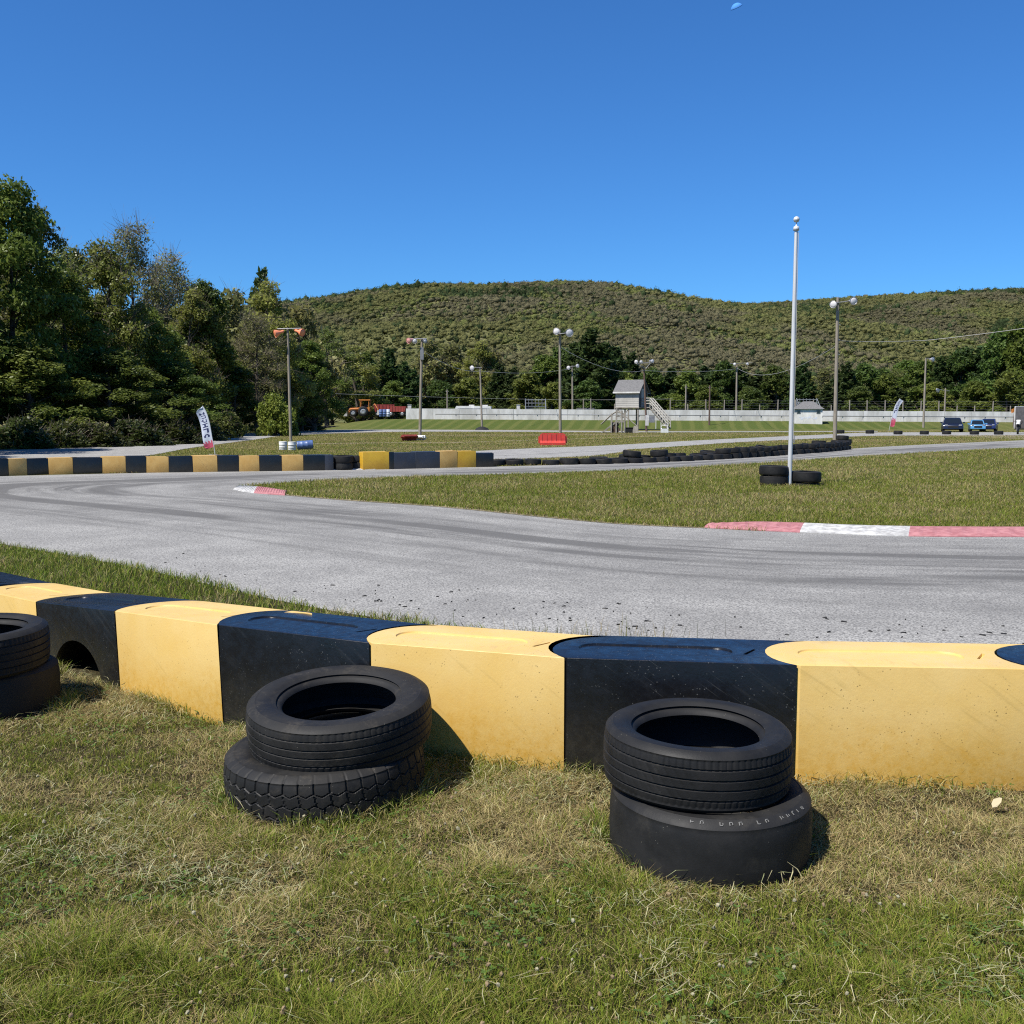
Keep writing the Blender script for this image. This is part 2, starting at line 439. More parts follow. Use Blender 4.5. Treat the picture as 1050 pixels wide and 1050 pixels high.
def axis(*segs):
    out = []
    for a, b, n in segs: out.extend(np.linspace(a, b, n, endpoint=False))
    out.append(segs[-1][1]); return np.array(out)
gx = axis((-1500, -150, 10), (-150, -40, 11), (-40, 80, 61), (80, 200, 12), (200, 1500, 10))
gy = axis((-200, -20, 4), (-20, 95, 24), (95, 125, 31), (125, 300, 12), (300, 1700, 8))
X, Y = np.meshgrid(gx, gy); Z = bank(X, Y)
nx, ny = len(gx), len(gy)
V = np.stack([X.ravel(), Y.ravel(), Z.ravel()], 1)
ii, jj = np.meshgrid(np.arange(nx - 1), np.arange(ny - 1)); q = (jj * nx + ii).ravel()
loops = np.stack([q, q + 1, q + 1 + nx, q + nx], 1).ravel()
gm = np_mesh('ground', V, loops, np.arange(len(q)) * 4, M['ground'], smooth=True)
at = gm.attributes.new('bank', 'FLOAT', 'POINT')
bk = (sstep(105, 109, Y) * (1 - sstep(118, 121, Y)) * sstep(-22, -14, X) * (1 - .6 * sstep(40, 60, X))).ravel()
at.data.foreach_set('value', bk.astype(np.float32))
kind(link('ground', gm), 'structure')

# hills: two ridges, polar sheet
RX = [(-400, 340), (0, 330), (200, 318), (300, 307), (340, 300), (400, 291), (440, 287), (500, 288), (540, 286), (580, 284.5), (620, 287), (660, 294), (700, 301), (740, 307), (780, 312), (850, 322), (950, 334), (1100, 350), (1500, 385)]
RX2 = [(-400, 420), (500, 345), (640, 318), (700, 311), (740, 308.5), (780, 308.5), (812, 306), (850, 303.5), (900, 300.5), (950, 297.5), (1000, 295), (1050, 293.5), (1150, 292), (1500, 300)]
def ridge(tab, R):
    az = np.array([math.atan((p - 525) / F) for p, _ in tab])
    h = np.array([CAMH + (ray(p, y).z / ray(p, y).y) * R * math.cos(math.atan((p - 525) / F)) for p, y in tab])
    return az, h
RA, RB = 1050.0, 1500.0
azA, hA = ridge(RX, RA); azB, hB = ridge(RX2, RB)
def hill(az, r):
    u = np.sin(az * 9 + 1) * .5 + .5
    ha = np.interp(az, azA, hA) - 7; hb = np.interp(az, azB, hB) - 8
    ta = np.clip((r - 250) / (RA - 250), 0, 1); tb = np.clip((r - 600) / (RB - 600), 0, 1)
    za = ha * (.75 * ta ** 1.1 + .25 * sstep(0, 1, ta)); za = np.where(r > RA, ha - (r - RA) * .25, za)
    zb = hb * (.8 * tb ** .9 + .2 * sstep(0, 1, tb)); zb = np.where(r > RB, hb - (r - RB) * .2, zb)
    n = (fbm(r * np.sin(az) * .008, r * np.cos(az) * .008, 3) - .5)
    za = za + n * 26 * np.clip(ta * 3, 0, 1) * np.clip((1 - ta) * 3, 0, 1)
    zb = zb + n * 30 * np.clip(tb * 3, 0, 1) * np.clip((1 - tb) * 3, 0, 1)
    return np.maximum(np.maximum(za, zb), .2)
haz = np.linspace(-.95, .95, 150); hr = np.concatenate([np.linspace(240, RA, 60), np.linspace(RA + 20, 1900, 40)])
AZ, R_ = np.meshgrid(haz, hr); HZ = hill(AZ, R_); HZ[0, :] = -1
V = np.stack([(R_ * np.sin(AZ)).ravel(), (R_ * np.cos(AZ)).ravel(), HZ.ravel()], 1)
na, nr = len(haz), len(hr)
ii, jj = np.meshgrid(np.arange(na - 1), np.arange(nr - 1)); q = (jj * na + ii).ravel()
hm = np_mesh('hills', V, np.stack([q, q + 1, q + 1 + na, q + na], 1).ravel(), np.arange(len(q)) * 4, M['hill_floor'], smooth=True)
kind(link('hills', hm), 'structure')

# wood on the hills: lumpy crowns plus leaf cards, one mass
def ico(sub):
    bm = bmesh.new(); bmesh.ops.create_icosphere(bm, subdivisions=sub, radius=1)
    v = np.array([x.co[:] for x in bm.verts]); f = np.array([[x.index for x in p.verts] for p in bm.faces]); bm.free()
    return v, f
iv, fi = ico(1)
n = 72000
rr = np.sqrt(rng.uniform(250 ** 2, 1560 ** 2, n * 3)); aa = rng.uniform(-.53, .53, n * 3)
zz = hill(aa, rr)
el = zz / rr
order = np.argsort(rr)
keep = (rr < RA + 15) | (np.interp(aa, azB, hB) / RB > np.interp(aa, azA, hA) / RA - .012)
keep &= (zz / rr > .030) | (rng.random(len(rr)) < .25)
rr, aa, zz = rr[keep][:n], aa[keep][:n], zz[keep][:n]
n = len(rr)
px_, py_ = rr * np.sin(aa), rr * np.cos(aa)
sz = np.clip(rng.lognormal(.45, .34, n), .8, 3.6) * (.62 + .75 * (rr / 1500))
tone = fbm(px_ * .012, py_ * .007, 21); tone2 = fbm(px_ * .03, py_ * .012, 33); t3 = rng.random(n)
olive = np.array([.178, .184, .072]); brown = np.array([.178, .168, .092]); lime = np.array([.178, .204, .068]); dark = np.array([.048, .072, .030])
wb = sstep(.47, .60, tone)[:, None]; wl = (sstep(.52, .62, tone2) * (t3 < .55))[:, None]
cc = olive * (1 - wb) + brown * wb; cc = cc * (1 - wl) + lime * wl
isd = (t3 > .955) | ((rr > RA + 120) & (t3 > .62) & (fbm(px_ * .01, py_ * .004, 55) > .45)) | ((rr > RA * .80) & (rr < RA + 10) & (fbm(px_ * .006, py_ * .01, 57) > .56) & (t3 > .4))
cc[isd] = dark * rng.uniform(.8, 1.5, (isd.sum(), 1))
cc *= rng.uniform(.92, 1.08, (n, 1)) * (.80 + .40 * fbm(px_ * .006, py_ * .004, 61)[:, None])
# solid lumpy part
nv = len(iv)
hup = np.minimum(rng.exponential(.5, n) * (.6 + .8 * fbm(px_ * .02, py_ * .02, 77)), sz * .45)
jit = 1 + rng.normal(0, .16, (n, nv, 1))
el_s = np.stack([sz, sz, sz * np.where(isd, 1.3, .72)], 1)[:, None, :]
VV = iv[None] * jit * el_s * .74 + np.stack([px_, py_, zz + sz * .75 + hup], 1)[:, None, :]
FF = fi[None] + (np.arange(n) * nv)[:, None, None]
CV = np.repeat(cc[:, None, :], nv, 1) * rng.uniform(.84, 1.08, (n, nv, 1))
k = 20                                                    # loose leaf sprays round each crown
d = rng.normal(size=(n, k, 3)); d[..., 2] = np.abs(d[..., 2]) * 1.1; d /= np.linalg.norm(d, axis=2, keepdims=True)
pc = d * el_s * rng.uniform(.70, 1.18, (n, k, 1)) + np.stack([px_, py_, zz + sz * .75 + hup], 1)[:, None, :]
a1 = rng.normal(size=(n, k, 3)); a1 /= np.linalg.norm(a1, axis=2, keepdims=True)
a2 = np.cross(a1, d); a2 /= np.linalg.norm(a2, axis=2, keepdims=True) + 1e-6
s_ = rng.uniform(.22, .52, (n, k, 1)) * (.6 + .9 * rr / 1100)[:, None, None]
Q = np.stack([pc - a1 * s_, pc + a2 * s_ * .7, pc + a1 * s_, pc - a2 * s_ * .7], 2)
CQ = np.repeat((cc[:, None, :] * rng.uniform(.88, 1.18, (n, k, 1)))[:, :, None, :], 4, 2)
n1 = n * nv
V = np.concatenate([VV.reshape(-1, 3), Q.reshape(-1, 3)]); C_ = np.concatenate([CV.reshape(-1, 3), CQ.reshape(-1, 3)])
nq = n * k
loops = np.concatenate([FF.ravel(), n1 + np.arange(nq * 4)])
starts = np.concatenate([np.arange(len(FF.reshape(-1, 3))) * 3, FF.size + np.arange(nq) * 4])
kind(link('hill_forest', np_mesh('hill_forest', V, loops, starts, M['hill_leaf'], C_, True)), 'stuff')

# ================================================================== ROADS
def catmull(pts, m):
    P = np.array(pts, float); n = len(P)
    out = []
    for i in range(n - 1):
        p0, p1, p2, p3 = P[max(i - 1, 0)], P[i], P[i + 1], P[min(i + 2, n - 1)]
        for t in np.linspace(0, 1, m, endpoint=False):
            out.append(.5 * ((2 * p1) + (-p0 + p2) * t + (2 * p0 - 5 * p1 + 4 * p2 - p3) * t * t + (-p0 + 3 * p1 - 3 * p2 + p3) * t ** 3))
    out.append(P[-1]); return np.array(out)

ROADS = []
def ribbon(name, inner, outer, z, mat, m=8, nw=10, rubf=None, world=False):
    I = [(p if world else G(*p)[:2]) for p in inner]; O = [(p if world else G(*p)[:2]) for p in outer]
    I = catmull(I, m); O = catmull(O, m)
    mid = (I + O) / 2; s = np.concatenate([[0], np.cumsum(np.linalg.norm(np.diff(mid, axis=0), axis=1))])
    t = np.linspace(0, 1, nw + 1)
    P = I[:, None, :] * (1 - t)[None, :, None] + O[:, None, :] * t[None, :, None]
    nn = len(I)
    zc = bank(P[..., 0], P[..., 1]) + z
    V = np.concatenate([P, zc[..., None]], 2).reshape(-1, 3)
    uv = np.stack([np.repeat(s[:, None], nw + 1, 1), np.repeat(t[None], nn, 0)], 2).reshape(-1, 2)
    ii, jj = np.meshgrid(np.arange(nw), np.arange(nn - 1)); q = (jj * (nw + 1) + ii).ravel()
    loops = np.stack([q, q + 1, q + nw + 2, q + nw + 1], 1)
    a = V[loops[len(loops) // 2]]; nz = np.cross(a[1] - a[0], a[2] - a[0])[2]
    if nz < 0: loops = loops[:, ::-1]
    me = np_mesh(name, V, loops.ravel(), np.arange(len(q)) * 4, mat, smooth=True, uv=uv)
    at = me.attributes.new('rub', 'FLOAT', 'POINT')
    rv = np.zeros(len(V)) if rubf is None else rubf(uv[:, 0] / s[-1], uv[:, 1])
    at.data.foreach_set('value', rv.astype(np.float32))
    ROADS.append(np.concatenate([I, O[::-1]]))
    return kind(link(name, me), 'structure')

inner = [(1400, 556), (1050, 550.5), (815, 546), (725, 542), (640, 538), (560, 531), (450, 520), (350, 513), (290, 508), (250, 504), (246, 499.5), (285, 495.5), (400, 489.5), (500, 487), (600, 484), (700, 479.5), (800, 473.5), (900, 467), (1050, 459), (1300, 448)]
outer = [(1500, 700), (1050, 690), (815, 682), (700, 672), (600, 660), (480, 647), (300, 619), (100, 575), (-120, 540), (-333, 512), (-250, 497), (0, 488.5), (200, 484), (400, 480.5), (550, 477.5), (680, 473), (790, 467), (900, 458.5), (1050, 451.5), (1300, 441)]
def rubf(u, v):
    # racing line: from mid-track on the right to the apex kerb, then out wide
    c = np.interp(u, [0, .1, .25, .38, .5, .6, .75, 1], [.34, .36, .38, .42, .45, .42, .35, .4])
    wd = np.interp(u, [0, .25, .45, .6, 1], [.30, .32, .34, .32, .3])
    fade = np.interp(u, [0, .5, .62, .75, 1], [1, 1, .7, .25, .12])
    return np.exp(-((v - c) / wd) ** 2) * fade
ribbon('race_track', inner, outer, .004, M['asphalt'], 10, 16, rubf)
ribbon('middle_road', [(330, 470.5), (400, 470.5), (460, 470), (540, 466), (620, 462.5), (700, 457.5), (760, 453.5), (850, 449.3), (900, 447), (1050, 446.5), (1250, 446)],
       [(330, 469.2), (400, 466.5), (460, 464), (540, 460), (620, 457), (700, 452.5), (760, 449.5), (850, 445.5), (900, 443.6), (1050, 443.3), (1250, 443)], .008, M['asphalt_far'])
ribbon('link_road', [(490, 471), (530, 470.5), (575, 469), (612, 467), (640, 463.2)], [(490, 467), (530, 465.5), (575, 464.0), (612, 462.2), (640, 461)], .004, M['asphalt_far'])
ribbon('oval_road', [(-150, 484), (0, 473), (100, 470), (150, 467.5), (200, 459), (265, 450.5), (300, 446.5), (400, 443.0), (540, 442.9), (640, 443.4), (760, 443.3), (900, 442.8)],
       [(-150, 466), (0, 461.5), (100, 456.5), (150, 454), (200, 450.5), (250, 445), (300, 441.4), (400, 440.6), (540, 441.3), (640, 442.2), (760, 442.4), (900, 442)], .012, M['asphalt_far'])
# worn dirt lines across the infield
ribbon('dirt_path', [(300, 456), (380, 454.6), (460, 454.2), (540, 451.8), (600, 450), (680, 447)], [(300, 455.3), (380, 453.8), (460, 453.4), (540, 451.2), (600, 449.3), (680, 446.3)], .006, M['dirt'], 6, 2)
ribbon('dirt_path', [(440, 446.6), (490, 446.6), (560, 446.2), (640, 445.6)], [(440, 446), (490, 446), (560, 445.6), (640, 445.1)], .006, M['dirt'], 6, 2)
ribbon('gravel_edge', [(985, 447.8), (1020, 449.2), (1060, 450.5), (1100, 451)], [(940, 446.6), (1000, 446.4), (1060, 446.3), (1100, 446.2)], .006, M['dirt'], 6, 3)
# pale worn edge of the infield turf
ribbon('dirt_edge', [(292, 508.2), (350, 513.2), (450, 520.2), (560, 531.2), (640, 538.2), (725, 542.2)], [(292, 507.0), (350, 511.8), (450, 518.4), (560, 529.0), (640, 536.0), (725, 540)], .010, M['dirt'], 8, 2)

def in_poly(x, y, poly):
    c = np.zeros(x.shape, bool); n = len(poly)
    bb = poly.min(0), poly.max(0)
    sel = (x >= bb[0][0]) & (x <= bb[1][0]) & (y >= bb[0][1]) & (y <= bb[1][1])
    xs, ys = x[sel], y[sel]; r = np.zeros(xs.shape, bool)
    for i in range(n):
        x1, y1 = poly[i]; x2, y2 = poly[i - 1]
        hit = ((y1 > ys) != (y2 > ys)) & (xs < (x2 - x1) * (ys - y1) / (y2 - y1 + 1e-12) + x1)
        r ^= hit
    c[sel] = r; return c
KERBS = []
def on_road(x, y, shift=None):
    m = np.zeros(x.shape, bool)
    for p in ROADS[:4] + KERBS: m |= in_poly(x, y, p)
    return m

# ================================================================== KERBS
def kerb(label, near, far, segs, h):
    t = thing('kerb', label, 'kerb', (0, 0, 0))
    I = catmull([G(*p)[:2] for p in near], 8); O = catmull([G(*p)[:2] for p in far], 8)
    n = len(I); cum = np.linspace(0, 1, n); KERBS.append(np.concatenate([I, O[::-1]]))
    def at(P, u): return np.array([np.interp(u, cum, P[:, 0]), np.interp(u, cum, P[:, 1])])
    for (u0, u1, key) in segs:
        mb = MB(); m = max(4, int((u1 - u0) * 30)); us = np.linspace(u0, u1, m * 3 + 1)
        rows = []
        for k, u in enumerate(us):
            a, b = at(I, u), at(O, u); saw = (0, .5, 1)[k % 3] if k < len(us) - 1 else 0
            prof = [(0, -.02), (0, .012), (.18, .02 + h * (.45 + .25 * saw)), (.7, .03 + h * (.75 + .4 * saw)), (.96, .02 + h * .9), (1, -.02)]
            rows.append([Vector((a[0] + (b[0] - a[0]) * q, a[1] + (b[1] - a[1]) * q, z)) for q, z in prof])
        vs = [v for r in rows for v in r]; L = 6
        fs = [(i * L + j, (i + 1) * L + j, (i + 1) * L + j + 1, i * L + j + 1) for i in range(len(rows) - 1) for j in range(L - 1)]
        mb.add(vs, fs); mb.add(rows[0], [tuple(range(L))]); mb.add(rows[-1], [tuple(reversed(range(L)))])
        mb.build('painted_segment', M[key], t)
    t.location = (0, 0, 0)
    return t
kerb('long red and white kerb along the near edge of the grass infield', [(722, 541.6), (770, 544), (815, 546.3), (870, 548.6), (930, 550.4), (990, 551), (1060, 551.2), (1180, 553.5)],
     [(728, 540.2), (772, 538.0), (820, 539), (872, 541.2), (932, 542.6), (990, 543.2), (1062, 543.4), (1180, 545)], [(0, .30, 'pink_paint'), (.30, .575, 'white_kerb'), (.575, 1, 'pink_paint')], .03)
kerb('short red and white kerb at the left tip of the grass infield', [(239, 502.2), (252, 505), (268, 506.6), (292, 508.4)], [(247, 500.3), (257, 500.2), (272, 501.6), (294, 505.2)], [(0, .52, 'white_kerb'), (.52, 1, 'pink_paint')], .03)
kerb('thin worn red and white kerb strip below the far barrier line', [(292, 483.0), (310, 482.8), (340, 482.2), (385, 481.6)], [(292, 482.2), (310, 482.0), (340, 481.4), (385, 480.9)], [(0, .3, 'white_kerb'), (.3, .6, 'pink_paint'), (.6, 1, 'white_kerb')], .02)

# ================================================================== GRASS
def blades(name, x, y, h, wd, lean, cols, tipmul=1.15, z0=None):
    n = len(x)
    ang = rng.uniform(0, 2 * PI, n); la = rng.uniform(0, 2 * PI, n)
    dx, dy = np.cos(ang) * wd / 2, np.sin(ang) * wd / 2
    lx, ly = np.cos(la) * lean * h, np.sin(la) * lean * h
    z0 = bank(x, y) if z0 is None else z0
    up = h / np.sqrt(1 + lean ** 2 * .6)
    P = np.empty((n, 5, 3))
    P[:, 0] = np.stack([x - dx, y - dy, z0 - .004], 1); P[:, 1] = np.stack([x + dx, y + dy, z0 - .004], 1)
    P[:, 2] = np.stack([x - dx * .8 + lx * .38, y - dy * .8 + ly * .38, z0 + up * .62], 1)
    P[:, 3] = np.stack([x + dx * .8 + lx * .38, y + dy * .8 + ly * .38, z0 + up * .62], 1)
    P[:, 4] = np.stack([x + lx, y + ly, z0 + up], 1)
    C = np.repeat(cols[:, None, :], 5, 1); C[:, 4] *= tipmul
    base = np.arange(n)[:, None] * 5
    loops = (base + np.array([0, 1, 3, 2, 2, 3, 4])[None]).ravel()
    starts = (np.arange(n)[:, None] * 7 + np.array([0, 4])[None]).ravel()
    return kind(link(name, np_mesh(name, P.reshape(-1, 3), loops, starts, M['blade'], np.clip(C.reshape(-1, 3), 0, 1))), 'stuff')

G1 = np.array([.125, .200, .018]); G2 = np.array([.240, .290, .052]); OL = np.array([.300, .282, .068]); ST = np.array([.50, .445, .195]); TAN = np.array([.40, .31, .135])
def grasscol(n, dry, x, y):
    """dry 0..1 per blade"""
    u = rng.random(n)[:, None]
    g = G1 * (1 - u) + G2 * u
    g = np.where(rng.random(n)[:, None] < .25, OL * rng.uniform(.8, 1.2, (n, 1)), g)
    s = np.where(rng.random(n)[:, None] < .35, TAN, ST) * rng.uniform(.7, 1.2, (n, 1))
    pick = rng.random(n) < dry
    c = np.where(pick[:, None], s, g)
    return c * rng.uniform(.75, 1.25, (n, 1)), pick

# barrier front line for masks (world)
SE = [(-60, 6.35, 0)]
def barrier_y(x):
    return np.interp(x, [-6, -3.9, -2.88, -2.16, -1.41, -.63, .21, 1.14, 2.1, 4], [9.5, 7.2, 6.0, 5.38, 4.80, 4.42, 4.14, 4.02, 3.95, 3.9])
NEAR_TIRES = [(-.75, 3.93, .385), (.66, 3.48, .335), (-2.62, 5.02, .32)]

# foreground turf
n = 520000
y = 1.9 + (4.6) * rng.random(n) ** 1.35; x = rng.uniform(-1, 1, n) * (y * .56 + .6)
ok = (y < barrier_y(x) + .02)
for (cx, cy, r) in NEAR_TIRES: ok &= ((x - cx) ** 2 + (y - cy) ** 2 > (r - .03) ** 2)
x, y = x[ok], y[ok]; n = len(x)
p1 = fbm(x * 1.1, y * 1.1, 5); p2 = fbm(x * 3.6, y * 3.6, 8); p3 = fbm(x * 9, y * 9, 11)
dist = barrier_y(x) - y
near_b = np.clip(1 - np.abs(dist - .45) / 1.3, 0, 1)
dry = sstep(.42, .66, p1 * .45 + p2 * .4 + p3 * .15 + near_b * .20 - .06) * .66 + .16
dry = np.where(y < 3.0, dry * (.55 + .45 * sstep(2.3, 3.0, y)), dry)
c, pick = grasscol(n, dry, x, y)
h = rng.uniform(.018, .046, n) * (.75 + .7 * sstep(.4, .65, fbm(x * 2.3, y * 2.3, 41))) * np.where(y < 2.9, 1.15, 1.0)
h *= np.where(dist < .10, 1.25, 1) * (.62 + .85 * sstep(.35, .68, fbm(x * 8, y * 8, 45)))
lean = np.where(pick, rng.uniform(.7, 2.2, n), rng.uniform(.25, 1.3, n))
blades('foreground_grass', x, y, h, rng.uniform(.0015, .0031, n), lean, c)

# longer tufts the mower missed: against the blocks and round the tires
n = 9000
x = rng.uniform(-4, 3, n); y = barrier_y(x) - np.abs(rng.normal(0, .035, n)) - .005
keep_ = fbm(x * 3.3, x * 0 + 2.2, 93) > .50
x, y = x[keep_], y[keep_]
for (cx, cy, r) in NEAR_TIRES:
    m_ = 3000; a = rng.uniform(0, 2 * PI, m_); a = a[fbm(a * 1.6, a * 0 + cx, 95) > .46]; d_ = r + np.abs(rng.normal(0, .03, len(a))) - .01
    x = np.concatenate([x, cx + d_ * np.cos(a)]); y = np.concatenate([y, cy + d_ * np.sin(a)])
n = len(x); c, pick = grasscol(n, np.full(n, .35), x, y)
blades('edge_tufts', x, y, rng.uniform(.04, .10, n), rng.uniform(.002, .0036, n), rng.uniform(.2, 1.2, n), c)

# clover and plantain leaves lying low in the turf
n = 9000
y = 2.1 + 3.4 * rng.random(n) ** 1.1; x = rng.uniform(-1, 1, n) * (y * .55 + .4)
ok = (y < barrier_y(x) - .03) & (rng.random(n) < sstep(.48, .62, fbm(x * 2.6, y * 2.6, 131)))
for (cx, cy, r) in NEAR_TIRES: ok &= ((x - cx) ** 2 + (y - cy) ** 2 > (r + .01) ** 2)
x, y = x[ok], y[ok]; n = len(x)
zc = rng.uniform(.020, .042, n); rl = rng.uniform(.004, .009, n); a0 = rng.uniform(0, 2 * PI, n)
P = np.empty((n, 3, 4, 3))
for q in range(3):
    a = a0 + q * 2.094; ca, sa = np.cos(a), np.sin(a); tz = rng.uniform(-.3, .6, n) * rl
    for i, (u_, v_) in enumerate(((0, 0), (.9, .75), (1.7, 0), (.9, -.75))):
        P[:, q, i, 0] = x + (ca * u_ - sa * v_) * rl; P[:, q, i, 1] = y + (sa * u_ + ca * v_) * rl; P[:, q, i, 2] = zc + tz * u_
C = np.repeat((np.where(rng.random((n, 1)) < .8, np.array([.105, .165, .032]), np.array([.20, .22, .07])) * rng.uniform(.75, 1.3, (n, 1)))[:, None], 12, 1)
kind(link('clover_leaves', np_mesh('clover_leaves', P.reshape(-1, 3), np.arange(n * 12), np.arange(n * 3) * 4, M['blade'], C.reshape(-1, 3))), 'stuff')

# loose mown clippings and straw lying on the turf
n = 30000
y = 2.1 + 4.2 * rng.random(n) ** 1.1; x = rng.uniform(-1, 1, n) * (y * .55 + .5)
dist = barrier_y(x) - y
pile = fbm(x * 2.1, y * 2.6, 71)
ok = (dist > .0) & (rng.random(n) < sstep(2.2, 2.9, y) + .25) & (rng.random(n) < .10 + .9 * sstep(.50, .66, pile + .13 * np.clip(1 - dist / .6, 0, 1)))
for (cx, cy, r) in NEAR_TIRES: ok &= ((x - cx) ** 2 + (y - cy) ** 2 > (r + .01) ** 2)
x, y = x[ok], y[ok]; n = len(x)
L = rng.uniform(.025, .095, n); a = rng.uniform(0, 2 * PI, n); b = a + rng.normal(0, .5, n); wd = rng.uniform(.0008, .0017, n)
z = rng.uniform(.018, .055, n)
p0 = np.stack([x, y, z + rng.normal(0, .008, n)], 1); p1_ = p0 + np.stack([np.cos(a) * L * .5, np.sin(a) * L * .5, rng.normal(.006, .008, n)], 1)
p2_ = p1_ + np.stack([np.cos(b) * L * .5, np.sin(b) * L * .5, rng.normal(-.006, .01, n)], 1)
off = np.stack([-np.sin(a) * wd, np.cos(a) * wd, np.zeros(n)], 1)
P = np.stack([p0 - off * .4, p0 + off * .4, p1_ + off, p1_ - off, p2_ + off * .3, p2_ - off * .3], 1)
C = np.where(rng.random((n, 1)) < .55, np.array([.54, .48, .28]), np.array([.36, .38, .19])) * rng.uniform(.7, 1.2, (n, 1))
loops = (np.arange(n)[:, None] * 6 + np.array([0, 1, 2, 3, 3, 2, 4, 5])[None]).ravel()
kind(link('mown_clippings', np_mesh('mown_clippings', P.reshape(-1, 3), loops, np.arange(n * 2) * 4, M['blade'], np.repeat(C[:, None], 6, 1).reshape(-1, 3))), 'stuff')

# clover heads among the blades
n = 700
y = 2.1 + 2.6 * rng.random(n); x = rng.uniform(-1, 1, n) * (y * .54 + .3); ok = (y < barrier_y(x) - .25) & (fbm(x * 1.5, y * 1.5, 91) + .12 * (x < 0) > .5)
for (cx, cy, r) in NEAR_TIRES: ok &= ((x - cx) ** 2 + (y - cy) ** 2 > (r + .02) ** 2)
x, y = x[ok], y[ok]; n = len(x)
v1, f1 = ico(1)
P = v1[None] * rng.uniform(.0038, .0072, (n, 1, 1)) * (1 + rng.normal(0, .2, (n, len(v1), 1))) + np.stack([x, y, rng.uniform(.036, .06, n)], 1)[:, None]
C = np.where(rng.random((n, 1)) < .65, np.array([.40, .29, .17]), np.array([.50, .45, .30])) * rng.uniform(.7, 1.1, (n, 1))
FF = f1[None] + (np.arange(n) * len(v1))[:, None, None]
kind(link('clover_heads', np_mesh('clover_heads', P.reshape(-1, 3), FF.ravel(), np.arange(n * len(f1)) * 3, M['blade'], np.repeat(C[:, None], len(v1), 1).reshape(-1, 3))), 'stuff')

# verge behind the near barrier
n = 230000
x = rng.uniform(-9.5, 2.6, n); y = rng.uniform(4.3, 14, n)
wob = (fbm(x * 2.2, y * 2.2, 14) - .5) * .5
ok = (y > barrier_y(x) + .42) & ~on_road(x, y + wob) & (y < 12.6 + wob) & (np.abs(x) < y * .60 + .6)
x, y = x[ok], y[ok]; n = len(x)
p = fbm(x * .9, y * .9, 15); p2 = fbm(x * 3, y * 3, 16)
dry = sstep(.42, .72, p * .5 + p2 * .5) * .5 + .06 + .5 * sstep(.3, 1.4, x)
c, pick = grasscol(n, dry, x, y)
h = rng.uniform(.03, .085, n) * (.8 + .6 * p2)
blades('verge_grass', x, y, h, rng.uniform(.004, .008, n), rng.uniform(.2, 1.1, n), c * .92)

# tall seed stalks at the track edge
n = 260
u = rng.random(n); e = catmull([G(*p)[:2] for p in outer[2:10]], 12)
k = (u * (len(e) - 1)).astype(int)
x = e[k, 0] + rng.normal(-.05, .12, n); y = e[k, 1] + rng.normal(-.08, .12, n)
m_ = rng.random(n) < .55
x = np.where(m_, G(620, 655)[0] + rng.normal(0, .30, n) + .25 * np.sin(np.arange(n) * 1.7), x); y = np.where(m_, G(620, 655)[1] + rng.normal(0, .14, n), y)
ok = y > barrier_y(x) + .5; x, y = x[ok], y[ok]; n = len(x)
blades('seed_stalks', x, y, rng.uniform(.06, .20, n) * rng.uniform(.5, 1, n), np.full(n, .0035), rng.uniform(.05, .5, n), np.where(rng.random((n, 1)) < .7, np.array([.34, .29, .14]), np.array([.15, .19, .05])))

# infield turf
n = 520000
yy = 12.3 + 34 * rng.random(n) ** 1.9; xx = rng.uniform(-.36, .62, n) * yy
ok = in_poly(xx, yy, np.concatenate([catmull([G(*p)[:2] for p in inner], 10)])) & (xx < yy * .58)
for kp in KERBS: ok &= ~in_poly(xx, yy + .02, kp) & ~in_poly(xx, yy - .05, kp)
x, y = xx[ok], yy[ok]; n = len(x)
p = fbm(x * .35, y * .35, 25); p2 = fbm(x * 1.4, y * 1.4, 26)
edge = ~in_poly(x, y - .35, catmull([G(*p)[:2] for p in inner], 10))
dry = sstep(.34, .72, p * .45 + p2 * .55) * .52 + .14; dry = np.where(edge, dry * .45, dry)
c, pick = grasscol(n, dry, x, y)
sc_ = (y / 14) ** .7
h = rng.uniform(.035, .085, n) * (.7 + .7 * p2) * np.where(edge, 1.25, 1)
blades('infield_grass', x, y, h, rng.uniform(.0045, .010, n) * sc_, rng.uniform(.2, 1.2, n), c * .88)

# grass between the far roads, thinning with distance
n = 300000
yy = 26 + 72 * rng.random(n) ** 1.5; xx = rng.uniform(-.52, .54, n) * yy
ok = ~on_road(xx, yy) & ~in_poly(xx, yy, catmull([G(*p)[:2] for p in inner], 10)) & (xx / yy > -.50) & (yy < 60 + 40 * (xx / yy > -.3))
x, y = xx[ok], yy[ok]; n = len(x)
p = fbm(x * .12, y * .12, 35); p2 = fbm(x * .5, y * .5, 36)
dry = sstep(.35, .68, p * .5 + p2 * .5) * .6 + .2
c, pick = grasscol(n, dry, x, y)
blades('field_grass', x, y, rng.uniform(.03, .07, n), rng.uniform(.012, .025, n) * (y / 40) ** .8, rng.uniform(.3, 1.3, n), c * .85)

